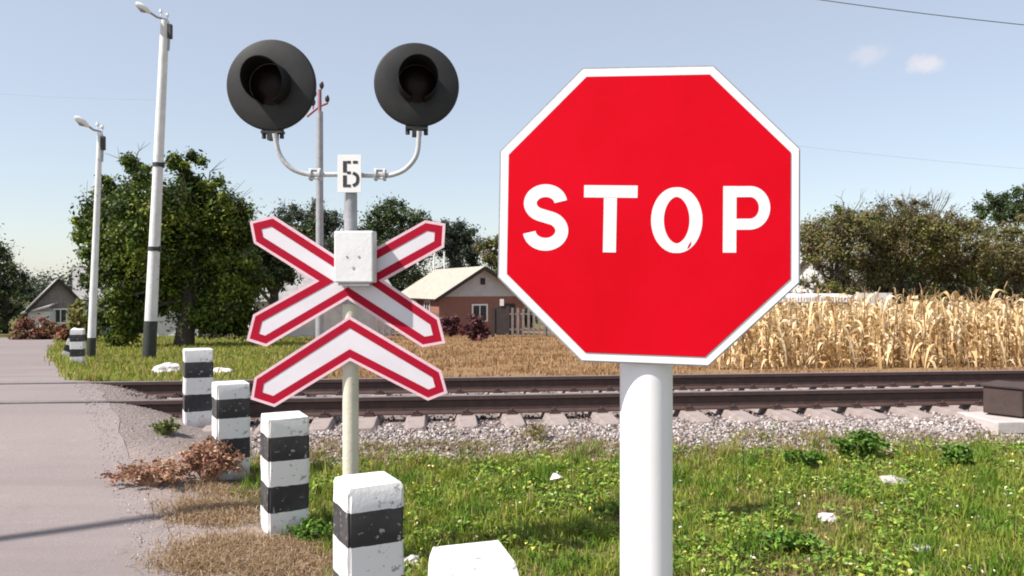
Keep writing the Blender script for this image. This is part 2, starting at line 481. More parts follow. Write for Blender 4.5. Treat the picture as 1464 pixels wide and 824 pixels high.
def make_sleeper():
    r_ = empty('railway_sleeper', (0, 0, 0), '', 'sleeper', 'concrete sleepers under the rails')
    secs = [(-1.36, .10, .09, .055), (-1.33, .10, .105, .085), (-1.05, .105, .125, .09), (-.6, .10, .125, .09), (-.3, .08, .075, .07), (.3, .08, .075, .07), (.6, .10, .125, .09), (1.05, .105, .125, .09), (1.33, .10, .105, .085), (1.36, .10, .09, .055)]
    mb = MB()
    for (y, wb, h, wt) in secs:
        mb.v += [(-wb - .03, y, -.12), (wb + .03, y, -.12), (wt, y, h - .125), (-wt, y, h - .125)]
    for i in range(len(secs) - 1):
        for j in range(4): mb.f.append([i * 4 + j, i * 4 + (j + 1) % 4, i * 4 + 4 + (j + 1) % 4, i * 4 + 4 + j]); mb.m.append(0)
    mb.f += [[0, 1, 2, 3], [len(secs) * 4 - 1 - k for k in range(4)]]; mb.m += [0, 0]
    mb.build('beam', M['concrete'], r_, bevel=.008)
    for sy in (-.7975, .7975):
        for q in (-.11, .11):
            f = MB()
            f.box((0, sy + q, .012), (.10, .055, .024)); f.tube([(0, sy + q, .02), (0, sy + q, .062)], .014, 8)
            f.box((0, sy + q * .8, .036), (.07, .07, .012))
            f.build('rail_fastening', M['steel_rust'], r_)
    return r_
def copy_tree(o, parent=None):
    n = o.copy(); COL.objects.link(n); n.parent = parent
    for ch in list(o.children): copy_tree(ch, n)
    return n
sl0 = make_sleeper()
uu = np.arange(-3.85, 13.5, .47)
for i, u in enumerate(uu):
    s_ = sl0 if i == 0 else copy_tree(sl0)
    jit = random.uniform(-.02, .02)
    x_, y_ = track(u + jit, random.uniform(-.015, .015))
    s_.location = (x_, y_, RAIL_TOP - .182 - .004); s_.rotation_euler = (0, 0, TA + random.uniform(-.012, .012))
    s_['label'] = 'grey concrete sleeper with sloping end, bedded in ballast under the rusty rails'

def rock_cloud(name, P, size, mat_, cols, dark=None):
    n = len(P)
    base = np.array([(-1, -1, -1), (1, -1, -1), (1, 1, -1), (-1, 1, -1), (-1, -1, 1), (1, -1, 1), (1, 1, 1), (-1, 1, 1)], float) * .55
    q = np.array([(0, 3, 2, 1), (4, 5, 6, 7), (0, 1, 5, 4), (1, 2, 6, 5), (2, 3, 7, 6), (3, 0, 4, 7)])
    V = base[None] * (1 + rng.uniform(-.45, .45, (n, 8, 3)))
    V *= (size * rng.uniform(.6, 1.3, n))[:, None, None] * rng.uniform(.65, 1.25, (n, 1, 3))
    A = rng.normal(size=(n, 3, 3)); Q, _ = np.linalg.qr(A)
    V = np.einsum('nij,nkj->nki', Q, V) + P[:, None, :]
    Fq = (q[None] + (np.arange(n) * 8)[:, None, None]).reshape(-1, 4)
    cl = np.asarray(cols)[rng.integers(0, len(cols), n)] * rng.uniform(.75, 1.2, (n, 1))
    if dark is not None: cl[dark] *= np.array([.50, .42, .40])          # darker, browner stone between the rails and beyond
    return arrays(name, V.reshape(-1, 3), Fq, mat_, np.repeat(cl, 8, 0), flat=True)
def attrmat(name, rough=.95):
    m, nt, b = nt_of(name); a_ = nt.nodes.new('ShaderNodeAttribute'); a_.attribute_name = 'col'
    lk(nt, a_.outputs[0], b.inputs['Base Color']); b.inputs['Roughness'].default_value = rough
    b.inputs['Specular IOR Level'].default_value = .2
    return m
M['gravel'] = attrmat('gravel_stone')
n = 46000
u = rng.uniform(-5, 14, n); c_ = np.where(rng.random(n) < .72, rng.normal(-1.65, .27, n), rng.uniform(-1.3, 2.1, n))
Xg, Yg = track(u, c_); ee = Xg - edge(Yg); keep = (ee > np.where(c_ < 0, 1.25 + .3 * wob(Xg, Yg, 2), .25)) & (c_ > -2.35) & (c_ < np.where(ee < 4.5, 1.0, 2.0))
Xg, Yg = Xg[keep], Yg[keep]
Pg = np.stack([Xg, Yg, gz(Xg, Yg) + rng.uniform(-.004, .02, len(Xg))], 1)
o = rock_cloud('ballast_gravel', Pg, .017, M['gravel'], [(.37, .32, .305), (.26, .215, .205), (.43, .385, .37), (.18, .145, .135), (.30, .235, .21), (.52, .475, .46)], dark=cc(Xg, Yg) > -1.0)
tag(o, 'pale crushed stone ballast beside and between the rails', 'ballast', kind='stuff')
# loose grit on the dirt shoulder
n = 3800
Yg = rng.uniform(2, 9, n); Xg = edge(Yg) + np.abs(rng.normal(.1, .55, n)) - .25
k = Xg < edge(Yg) + 1.4
Xg, Yg = Xg[k], Yg[k]
zz = np.where(Xg < edge(Yg), road_z(Xg, Yg), gz(Xg, Yg))
o = rock_cloud('shoulder_grit', np.stack([Xg, Yg, zz + .002], 1), .006, M['gravel'], [(.42, .35, .33), (.34, .28, .26), (.50, .44, .42)])
tag(o, 'fine loose grit on the dirt shoulder along the road edge', 'grit', kind='stuff')

# ------------------------------------------------------------------ striped bollards
def bollard_mesh(w=.25, h=.75, wob_=.006, ch=.03):
    bm = bmesh.new(); bmesh.ops.create_cube(bm, size=1)
    for v in bm.verts: v.co = Vector((v.co.x * w, v.co.y * w, (v.co.z + .5) * (h + .35) - .35))
    top = [e for e in bm.edges if all(v.co.z > h - .01 for v in e.verts)]
    bmesh.ops.bevel(bm, geom=top, offset=ch, segments=2, affect='EDGES', profile=.6)
    vert = [e for e in bm.edges if abs(e.verts[0].co.z - e.verts[1].co.z) > .3]
    bmesh.ops.bevel(bm, geom=vert, offset=.012, segments=2, affect='EDGES')
    bmesh.ops.bisect_plane(bm, geom=bm.verts[:] + bm.edges[:] + bm.faces[:], plane_co=(0, 0, .0), plane_no=(0, 0, 1))
    for q in np.arange(.08, h - .05, .09):
        bmesh.ops.bisect_plane(bm, geom=bm.verts[:] + bm.edges[:] + bm.faces[:], plane_co=(0, 0, q), plane_no=(0, 0, 1))
    for v in bm.verts: v.co += Vector([random.uniform(-wob_, wob_) * .5 for _ in range(3)])
    me = bpy.data.meshes.new('bollard'); bm.to_mesh(me); bm.free()
    me.materials.append(M['striped']); me.shade_smooth(); me.set_sharp_from_angle(angle=R(30))
    return me
BL = [  # X, Y, ground offset, rz, tilt, label, size, chamfer
    (-.118, 2.28, .045, 14, (0, 0), 'bollard with only its white top in view, left of the thick stop sign post', .235, .06),
    (-.640, 3.42, -.012, 28, (0, 0), 'rounded-top black and white bollard directly in front of the signal post', .25, .045),
    (-1.44, 4.87, -.01, 29, (.01, .0), 'tall black and white bollard just left of the signal post, with grass at its foot', .25, .02),
    (-2.2, 6.02, -.02, 30, (0, .0), 'black and white bollard beside the reddish dry weeds', .245, .02),
    (-3.0, 7.35, -.02, 27, (0, 0), 'black and white bollard nearest the rails on the signal side of the track', .25, .02),
]
for (x, y, dz, rz, tl, lab, wd, ch) in BL:
    o = bpy.data.objects.new('bollard', bollard_mesh(wd, .75, .006, ch)); COL.objects.link(o)
    o.location = (x, y, float(gz(x, y)) + dz); o.rotation_euler = (tl[0], tl[1], R(rz))
    tag(o, lab, 'bollard', 'striped concrete bollards along the road')
for (px, py, rz, tilt, lab) in ((111, 521, 20, (0, 0), 'small distant striped bollard beside the foot of the farther lamp post'), (96, 512, 20, (.05, .34), 'distant striped bollard leaning over behind another bollard, across the rails')):
    p = hit(px, py)
    o = bpy.data.objects.new('bollard', bollard_mesh()); COL.objects.link(o)
    o.location = p; o.rotation_euler = (tilt[0], tilt[1], R(rz)); o.scale = (1.05,) * 3
    tag(o, lab, 'bollard', 'striped concrete bollards along the road')

# ------------------------------------------------------------------ STOP sign
def ribbon(mb, pts, w, y, mi=0, closed=False):
    pts = [Vector(p) for p in pts]; n = len(pts)
    ws = w if hasattr(w, '__len__') else [w] * n
    L, Rr = [], []
    for i in range(n):
        if closed: d = pts[(i + 1) % n] - pts[i - 1]
        else: d = pts[min(i + 1, n - 1)] - pts[max(i - 1, 0)]
        d.normalize(); nn = Vector((-d.y, d.x))
        L.append(pts[i] + nn * ws[i] / 2); Rr.append(pts[i] - nn * ws[i] / 2)
    k = len(mb.v)
    for a_, b_ in zip(L, Rr): mb.v += [(a_.x, y, a_.y), (b_.x, y, b_.y)]
    for i in range(n if closed else n - 1):
        j = (i + 1) % n
        mb.f.append([k + 2 * i, k + 2 * i + 1, k + 2 * j + 1, k + 2 * j]); mb.m.append(mi)

SD = 1.80; sx = SD / F
def sp(px, py): return ((px - 928) * sx, -(py - 309) * sx)
stop = empty('stop_sign', (.327, 1.875, float(gz(.327, 1.875))), 'large red octagonal STOP sign with white rim on a thick white post', 'road sign')
base = stop.location
mb = MB(); pr = .0635; topz = CAMZ + .12 - base.z
mb.tube([(0, 0, -.3), (0, 0, topz), (0, 0, topz + .01)], [pr, pr, pr * .85], 40)
mb.build('post', M['post_white'], stop, smooth=True)
octo = [sp(*p) for p in ((836, 95), (1021, 96), (1140.5, 216), (1140, 405), (1014, 523.5), (834, 518), (713, 397), (716, 213))]
mb = MB(); mb.prism(octo, 0, .004, 0); mb.prism(inset(octo, .0035), -.0016, -.0004, 1)
pl = inset(octo, .0225)
mb.add([(x, -.0036, z) for x, z in pl], [range(8)], 2)
mb.add([(x, -.0026, z) for x, z in inset(octo, .0215)], [range(8)], 3)
M['rim_dark'] = mat('rim_dark', (.32, .12, .20), (.28, .10, .18), 8, .5)
plate = mb.build('sign_plate', [M['grey_metal'], M['sign_white'], M['sign_red'], M['rim_dark']], stop,
    loc=Vector(((925.5 - CX) / F * SD, SD, CAMZ - (309 - CY) / F * SD)) - base, rot=(0, 0, R(-5)))
# lettering strokes in photo pixels relative to the sign
lt = MB(); yl = -.0041
def P(*pts): return [sp(*p) for p in pts]
def arc(cx, cy, rx, ry, a0, a1, n=18): return [sp(cx + rx * math.cos(R(a0 + (a1 - a0) * i / n)), cy - ry * math.sin(R(a0 + (a1 - a0) * i / n))) for i in range(n + 1)]
sw = 18.5 * sx
def spline(pts, n=8):
    out_ = []
    for i in range(len(pts) - 1):
        p0, p1, p2, p3 = (Vector(pts[min(max(i + k, 0), len(pts) - 1)]) for k in (-1, 0, 1, 2))
        for j in range(n):
            t = j / n
            out_.append(tuple(.5 * ((2 * p1) + (-p0 + p2) * t + (2 * p0 - 5 * p1 + 4 * p2 - p3) * t * t + (-p0 + 3 * p1 - 3 * p2 + p3) * t ** 3)))
    return out_ + [tuple(pts[-1])]
ribbon(lt, arc(782.5, 289.5, 22, 18, 6, 246, 26) + arc(782.5, 329.5, 23.5, 19.5, 66, -174, 26), sw, yl)
for (a_, b_, wv) in (((838, 273), (914, 274.5), 19), ((875.5, 283), (874, 361), 20)):
    ribbon(lt, P(a_, b_), (wv - 1.5) * sx, yl - (.0003 if wv == 20 else 0))
on = 44
oa = [(969 + 27 * math.cos(2 * PI * i / on), 315.5 - 40 * math.sin(2 * PI * i / on)) for i in range(on)]
cut = 30                                                          # a nick in the lower right of the O, as on the real sign
ow = [(13.5 + 4.5 * abs(math.cos(2 * PI * i / on))) * sx for i in range(on)]
ribbon(lt, [sp(*p) for p in oa], ow, yl, closed=True)
lt.add([(x, yl - .0003, z) for x, z in P((983.5, 356.5), (985.5, 351), (989.5, 345), (989, 351), (986.5, 355))], [range(5)], 1)
ribbon(lt, P((1043.2, 268), (1042.6, 362)), 18.5 * sx, yl)
bowl = P((1052.6, 276), (1062, 276), (1071, 276)) + arc(1071, 299, 20, 23, 78, -78, 16) + P((1071, 322), (1062, 322), (1052.2, 322))
ribbon(lt, bowl, 15.5 * sx, yl)
lt.build('lettering', [M['sign_white'], M['sign_red']], plate)
for z in (-.15,):
    cl = MB()
    zc = float(CAMZ - (309 - CY) / F * SD - base.z) + z - .05
    if zc < topz - .02:
        cl.box((0, -.0655, zc), (.11, .006, .03)); cl.tube([(0, 0, zc - .015), (0, 0, zc + .015)], pr + .004, 32)
        cl.build('clamp', M['grey_metal'], stop)

# ------------------------------------------------------------------ level crossing signal
GD = 4.2; gs = GD / F
gp = hit(498, 815); gX = (498 - CX) * gs
sig = empty('crossing_signal', (gX, GD + .06, float(gz(gX, GD + .06))), 'railway crossing signal with two black light discs above red and white cross boards', 'crossing signal')
gb = sig.location
def gl(px, py, dy=0): return Vector(((px - CX) * gs - gb.x, GD + dy - gb.y, CAMZ - (py - CY) * gs - gb.z))
def g2(px, py): return ((px - CX) * gs - gb.x, CAMZ - (py - CY) * gs - gb.z)
yb = GD - gb.y                                   # plane of the boards, local
zz = g2(498, 430)[1]; zt = g2(498, 232)[1]
MB().tube([(0, 0, -.3), (0, 0, zz)], .044, 24).build('lower_post', M['pole_cream'], sig, smooth=True)
MB().tube([(0, 0, zz), (0, 0, zt)], .036, 24).tube([(0, 0, zz - .02), (0, 0, zz + .03)], .05, 24).build('upper_post', M['grey_metal'], sig, smooth=True)
cross = [(357, 317), (391, 308.5), (497, 377), (608, 315), (637, 320), (635, 354), (549, 401.5), (628, 455), (637, 491), (604, 497), (497, 428), (381, 496), (352.5, 487), (362, 450), (449, 402), (363, 348)]
chev = [(500, 452), (631, 530), (640, 562), (612, 573), (501, 516), (393, 582), (359, 571), (364, 540)]
for nm, poly, yo in (('cross_board', cross, 0), ('chevron_board', chev, -.004)):
    pp = [g2(*p) for p in poly]
    mb = MB(); mb.prism(pp, yb + yo, yb + yo + .006, 1)
    def ring(d0, d1, y, mi):                     # a flat frame between two insets
        a_, b_ = inset(pp, d0), inset(pp, d1); n_ = len(pp); k = len(mb.v)
        mb.v += [(x, y, z) for x, z in a_] + [(x, y, z) for x, z in b_]
        for i in range(n_):
            j = (i + 1) % n_; mb.f.append([k + i, k + j, k + n_ + j, k + n_ + i]); mb.m.append(mi)
    ring(.015, .056, yb + yo - .002, 2)
    ring(.0005, .015, yb + yo - .0025, 0)
    M['rim_pink'] = M.get('rim_pink') or mat('rim_pink', (.80, .55, .60), (.74, .48, .54), 6, .5)
    mb.build(nm, [M['rim_pink'], M['cross_white'], M['cross_red']], sig)
# brackets behind the boards
MB().box((0, yb + .018, g2(0, 402)[1]), (.14, .022, .05)).build('board_bracket', M['grey_metal'], sig)
MB().box((0, yb + .014, g2(0, 480)[1]), (.14, .022, .05)).build('board_bracket', M['grey_metal'], sig)
# junction box in front of the post
bc0 = g2(480, 329); bc1 = g2(536, 407)
bw = (bc1[0] - bc0[0]) * 1.0; bh = (bc0[1] - bc1[1]) * .93
bx = MB().box((0, 0, 0), (bw, .085, bh)).build('junction_box', M['box_grey'], sig, loc=gl(509.5, 369, -.05) + Vector((.006, 0, .003)), rot=(0, 0, R(-5)), bevel=.008)
mb = MB()
for q in (-.035, .03): mb.tube([(q, -.046, .0), (q, -.041, .0)], .006, 10)
mb.tube([(0, -.045, -.06), (0, -.041, -.06)], .008, 10)
mb.build('screw', M['grey_metal'], bx)
MB().box((0, -.004, -bh / 2 - .008), (bw * .8, .06, .016)).build('gland_plate', M['grey_metal'], bx)
# number plate with a stencilled Cyrillic letter
p0, p1 = g2(482, 221), g2(516, 275)
ox = [(p0[0], p1[1]), (p1[0], p1[1]), (p1[0], p0[1]), (p0[0], p0[1])]
pt = MB().prism(ox, yb + .010, yb + .014).build('letter_plate', M['white_paint'], sig, bevel=.001)
lt = MB(); yl = yb + .0085
def GP(*pts): return [g2(*p) for p in pts]
ribbon(lt, GP((492.5, 230), (492.5, 246.5)), 5.5 * gs, yl); ribbon(lt, GP((492.5, 250.5), (492.5, 267.5)), 5.5 * gs, yl)
ribbon(lt, GP((495.6, 231.7), (501, 231.7)), 4 * gs, yl); ribbon(lt, GP((504, 231.7), (511, 231.7)), 4 * gs, yl)
ribbon(lt, GP((495.6, 246.8), (501, 246.8)), 4 * gs, yl); ribbon(lt, GP((495.6, 265.6), (501, 265.6)), 4 * gs, yl)
ribbon(lt, spline(GP((504, 247), (509.5, 250.5), (511, 256), (509.5, 262), (504, 265.5))), 4.6 * gs, yl)
lt.build('letter', M['dark_paint'], pt)
MB().box((0, yb + .02, g2(0, 248)[1]), (.05, .016, .12)).build('plate_bracket', M['grey_metal'], sig)
# side arms and the two lights
def bez(pts, n=14): return spline([tuple(p) for p in pts], n)
LA = [gl(498, 247, .06), gl(455, 247.5, .06), gl(432, 246.5, .05), gl(412, 238, .04), gl(397, 219, .03), gl(391, 190, .02)]
RA = [gl(498, 248, .06), gl(540, 249, .06), gl(560, 248, .05), gl(580, 239, .04), gl(595, 219, .03), gl(598.5, 187, .02)]
def cat3(pts, n=8):
    o_ = []
    for i in range(len(pts) - 1):
        p0_, p1_, p2_, p3_ = (Vector(pts[min(max(i + k, 0), len(pts) - 1)]) for k in (-1, 0, 1, 2))
        for j in range(n):
            t = j / n
            o_.append(.5 * ((2 * p1_) + (-p0_ + p2_) * t + (2 * p0_ - 5 * p1_ + 4 * p2_ - p3_) * t * t + (-p0_ + 3 * p1_ - 3 * p2_ + p3_) * t ** 3))
    return o_ + [Vector(pts[-1])]
M['arm_grey'] = mat('arm_grey', (.55, .55, .56), (.45, .45, .46), 9, .5)
for A, px in ((LA, 447), (RA, 541)):
    ar = MB().tube(cat3(A), .0135, 12).build('side_arm', M['arm_grey'], sig, smooth=True)
    mb = MB()
    k = gl(px, 247.5, .06)
    mb.tube([k - Vector((.022, 0, 0)), k + Vector((.022, 0, 0))], .024, 12)
    mb.tube([k - Vector((.03, 0, 0)), k - Vector((.018, 0, 0))], .036, 12); mb.tube([k + Vector((.018, 0, 0)), k + Vector((.03, 0, 0))], .036, 12)
    for q in (-1, 1): mb.tube([k + Vector((-.034, -.02, .024 * q)), k + Vector((.034, -.02, .024 * q))], .006, 8)
    mb.build('coupling', M['arm_grey'], ar, smooth=True)
MB().tube([gl(498, 247.5, .06) - Vector((0, 0, .05)), gl(498, 247.5, .06) + Vector((0, 0, .05))], .046, 20).build('collar', M['grey_metal'], sig, smooth=True)
for (px, py, rad, yaw, pit) in ((385, 120, .249, -2, 2), (595.5, 119, .233, 10, -2)):
    ctr = gl(px, py, .02)
    hd = bpy.data.objects.new('signal_head', None); COL.objects.link(hd); hd.parent = sig; hd.location = ctr
    hd.rotation_euler = (R(pit), 0, R(yaw))
    # disc: gently dished, with a rolled rim; lathe about y
    mb = MB(); sg = 56
    prf = [(0, .0), (rad * .5, -.001), (rad * .96, .0), (rad * .985, .004), (rad, .012), (rad, .022), (rad * .96, .018), (0, .016)]
    for (r_, y_) in prf:
        for j in range(sg): t = 2 * PI * j / sg; mb.v.append((r_ * math.cos(t), y_, r_ * math.sin(t)))
    for i in range(len(prf) - 1):
        for j in range(sg): mb.f.append([i * sg + j, i * sg + (j + 1) % sg, (i + 1) * sg + (j + 1) % sg, (i + 1) * sg + j]); mb.m.append(0)
    mb.build('background_disc', M['disc_black'], hd, smooth=True)
    # hood: a tube cut open towards the bottom
    mb = MB(); hr = rad * .47; n_ = 40
    def hood_len(t): return .085 + .10 * (0.5 + 0.5 * math.sin(t)) ** .8
    for sh in (0, 1):
        rr_ = hr - .004 * sh
        for ring_ in range(2):
            for j in range(n_ + 1):
                t = R(-70) + R(320) * j / n_
                yy = -.006 if ring_ == 0 else -hood_len(t)
                k_ = 1.0 if ring_ == 0 else .97
                mb.v.append((rr_ * k_ * math.cos(t), yy, rr_ * k_ * math.sin(t)))
    q = n_ + 1
    for j in range(n_):
        mb.f += [[j, j + 1, q + j + 1, q + j], [2 * q + j, 3 * q + j, 3 * q + j + 1, 2 * q + j + 1], [q + j, q + j + 1, 3 * q + j + 1, 3 * q + j]]; mb.m += [0, 0, 0]
    for j in (0, n_): mb.f.append([j, q + j, 3 * q + j, 2 * q + j]); mb.m.append(0)
    mb.build('hood', M['hood_black'], hd, smooth=True)
    mb = MB(); prf = [(0, -.04), (hr * .4, -.036), (hr * .75, -.026), (hr * .95, -.008)]
    for (r_, y_) in prf:
        for j in range(32): t = 2 * PI * j / 32; mb.v.append((r_ * math.cos(t), y_, r_ * math.sin(t)))
    for i in range(3):
        for j in range(32): mb.f.append([i * 32 + j, i * 32 + (j + 1) % 32, (i + 1) * 32 + (j + 1) % 32, (i + 1) * 32 + j]); mb.m.append(0)
    mb.build('lens', M['lens_dark'], hd, smooth=True)
    mb = MB(); mb.tube([(0, .016, 0), (0, .10, 0), (0, .13, 0)], [hr, hr * .95, hr * .5], 24)
    mb.build('lamp_housing', M['hood_black'], hd, smooth=True)
    mb = MB()
    mb.box((.0, .03, -rad - .006), (.12, .05, .014)).box((0, .03, -rad - .03), (.05, .05, .04))
    for q_ in (-.05, .05): mb.tube([(q_, .03, -rad - .04), (q_, .03, -rad + .015)], .012, 8)
    mb.build('clamp', M['dark_paint'], hd)

# ------------------------------------------------------------------ lamp posts beyond the track
def lamp_post(pb, pt_, hd_, wpx, blacky, label, bands):
    b = hit(*pb); d = b.y; k = d / F
    root = empty('lamp_post', b, label, 'lamp post', 'lamp posts beside the crossing')
    T = Vector(((pt_[0] - CX) * k, d, CAMZ - (pt_[1] - CY) * k)) - b
    r0, r1 = wpx[0] * k / 2, wpx[1] * k / 2
    f = (pb[1] - blacky) / (pb[1] - pt_[1])
    axis_ = [T * t for t in (0, f)]
    MB().tube([T * -.04, T * f], [r0 * 1.1, r0 * 1.06], 20).build('painted_foot', M['lamp_black'], root, smooth=True)
    MB().tube([T * f, T * .5, T], [r0, (r0 + r1) / 2, r1], 20).build('pole', M['lamp_white'], root, smooth=True)
    for by in bands:
        mb = MB()
        t = (pb[1] - by) / (pb[1] - pt_[1]); rr_ = r0 + (r1 - r0) * t
        mb.tube([T * (t - .006), T * (t + .006)], rr_ * 1.12, 16)
        c_ = T * t + Vector((rr_ * .9, 0, 0)); mb.box(c_, (.08, .08, .14))
        mb.build('band', M['dark_paint'], root)
    H = Vector(((hd_[0] - CX) * k, d - .2, CAMZ - (hd_[1] - CY) * k)) - b
    top = T + Vector((0, 0, -.05))
    mb = MB(); mid = T * .5 + H * .5 + Vector((0, 0, -.02))
    mb.tube([top + Vector((r1 * .8, 0, -.7)), top + Vector((r1 * 1.2, 0, -.1)), T + Vector((.02, 0, .03)), mid, H], .03, 10)
    mb.build('bracket_arm', M['grey_metal'], root, smooth=True)
    MB().box(top + Vector((r1 * 1.25, 0, -.22)), (.09, .12, .36)).build('bracket_clamp', M['dark_paint'], root, bevel=.01)
    dirv = (H - mid).normalized()
    s0 = H - dirv * .05; e0 = H + dirv * .34
    hn = MB(); hn.tube([s0, s0 + dirv * .05, s0 + dirv * .18, s0 + dirv * .32, e0], [.03, .055, .085, .08, .035], 16)
    for i, v in enumerate(hn.v):
        v = Vector(v); hn.v[i] = (v.x, v.y, v.z if v.z > H.z - 1 else v.z)
    lh = hn.build('lamp_head', M['white_paint'], root, smooth=True)
    gd = MB(); dn = Vector((0, 0, -.04))
    gd.tube([s0 + dirv * .12 + dn, s0 + dirv * .22 + dn * 1.5, s0 + dirv * .32 + dn], [.04, .07, .04], 16)
    gd.build('lamp_glass', M['grey_metal'], lh, smooth=True)
    for q in (mid + Vector((.1, 0, .02)), T + Vector((.06, 0, .02))):
        mb = MB(); mb.tube([q, q + Vector((0, 0, .08)), q + Vector((0, 0, .1)), q + Vector((0, 0, .17))], [.015, .015, .045, .03], 10)
        mb.build('insulator', M['white_paint'], root, smooth=True)
    return root
lamp_post((213, 516), (236, 30), (218, 21), (17, 11.5), 459, 'taller white lamp post with black painted foot standing in front of the big green tree', (356, 236))
lamp_post((130, 514), (143, 190), (131, 182), (11, 7), 483, 'shorter, more distant white lamp post with black foot beside the far bollards', ())
# the mast behind the signal, with insulators
b = hit(457, 515); k = b.y / F
mast = empty('utility_mast', b, 'thin grey mast with insulators at its top, behind the left light disc', 'mast')
Hm = CAMZ - (160 - CY) * k - b.z
MB().tube([(0, 0, -.2), (0, 0, Hm)], [.105, .085], 16).build('pole', M['grey_metal'], mast, smooth=True)
mb = MB(); mb.tube([(0, 0, Hm - .12), (0, 0, Hm + .55)], .05, 12)
mb.tube([(-.32, 0, Hm - .12), (.0, 0, Hm + .14), (.2, 0, Hm + .22)], .035, 8); mb.tube([(-.16, 0, Hm), (-.16, 0, Hm + .26)], .02, 8); mb.tube([(.2, 0, Hm + .22), (.2, 0, Hm + .3)], .018, 8)
mb.build('crossarm', M['red_paint'], mast, smooth=True)
for (x, z) in ((-.16, .2), (-.13, .42), (.05, .62), (.19, .28)):
    MB().tube([(x, 0, Hm + z - .06), (x, 0, Hm + z), (x, 0, Hm + z + .05), (x, 0, Hm + z + .13)], [.02, .055, .06, .03], 10).build('insulator', M['insulator'], mast, smooth=True)
# a tall bare post across the road, out of the picture, that throws the thin shadow over the asphalt
hh = 8.4; tip = Vector((-1.62, 5.32)); dpl = Vector((SUN.x, SUN.y)) / SUN.z * hh
pb_ = tip + dpl
o = MB().tube([(0, 0, -.2), (0, 0, hh)], [.075, .05], 16).build('roadside_post', M['grey_metal'], loc=(pb_.x, pb_.y, .05), smooth=True)
tag(o, 'tall plain grey post across the road, only its thin shadow crosses the asphalt', 'post')

# overhead wires
def wire(p0, p1, sag, rad, label):
    pts = [p0.lerp(p1, t) - Vector((0, 0, sag * 4 * t * (1 - t))) for t in np.linspace(0, 1, 24)]
    tag(MB().tube([p - p0 for p in pts], rad, 6).build('overhead_wire', M['wire'], loc=p0), label, 'wire', 'overhead wires against the sky')
wire(at(1100, -11, 26), at(1700, 56, 26), .15, .016, 'dark overhead wire crossing the upper right corner of the sky')
wire(at(1060, 199, 60), at(1700, 258, 60), .3, .006, 'faint thin wire in the sky to the right of the stop sign')
wire(at(-200, 116, 70), at(236, 143, 70), .4, .005, 'faint thin wire in the sky left of the taller lamp post')

# ------------------------------------------------------------------ trees and shrubs
def leaf_cloud(clumps, per, size, cols, squash=.8, up=.3):
    """leaf-sized quads scattered about clump centres; clumps: list of (centre, radius)"""
    Cn = np.array([c_[0] for c_ in clumps], float); Rd = np.array([c_[1] for c_ in clumps], float)
    k = rng.integers(0, len(cols), len(clumps)); cl = np.asarray(cols, float)[k] * rng.uniform(.72, 1.3, (len(clumps), 1))
    idx = np.repeat(np.arange(len(clumps)), per)
    n = len(idx)
    d = rng.normal(size=(n, 3)); d /= np.linalg.norm(d, axis=1, keepdims=True)
    rr_ = np.minimum(np.abs(rng.normal(0, .62, n)), 1.7)
    P_ = Cn[idx] + d * (Rd[idx] * rr_)[:, None] * np.array([1, 1, squash])
    nr = d * .6 + rng.normal(size=(n, 3)) * .6 + np.array([0, 0, up])
    nr /= np.linalg.norm(nr, axis=1, keepdims=True)
    t = np.cross(nr, rng.normal(size=(n, 3))); t /= np.linalg.norm(t, axis=1, keepdims=True)
    b_ = np.cross(nr, t)
    s_ = size * rng.uniform(.6, 1.35, n)[:, None]
    V = np.stack([P_ - t * s_, P_ + b_ * s_ * .5 + nr * s_ * .12, P_ + t * s_, P_ - b_ * s_ * .5 + nr * s_ * .12], 1)
    c4 = cl[idx] * rng.uniform(.75, 1.3, (n, 1)) * (1 + rng.uniform(-.12, .12, (n, 3)))
    Fq = np.arange(n * 4).reshape(n, 4)
    return V.reshape(-1, 3), Fq, np.clip(np.repeat(c4, 4, 0), 0, 1)

GREEN = [(.085, .125, .017), (.12, .165, .022), (.17, .205, .03), (.05, .078, .014), (.04, .06, .014)]
DARK = [(.052, .078, .028), (.07, .097, .032), (.04, .06, .025), (.09, .11, .04)]
OLIVE = [(.13, .118, .042), (.16, .14, .055), (.10, .10, .033), (.165, .13, .07), (.135, .145, .038)]
RUST = [(.20, .075, .04), (.26, .11, .06), (.15, .06, .04), (.17, .10, .05)]
MAROON = [(.11, .035, .05), (.15, .055, .06), (.08, .03, .035)]
YELLOW = [(.16, .16, .035), (.12, .14, .03), (.20, .17, .05)]
HAZY = [(.060, .080, .052), (.075, .09, .055), (.05, .068, .048)]

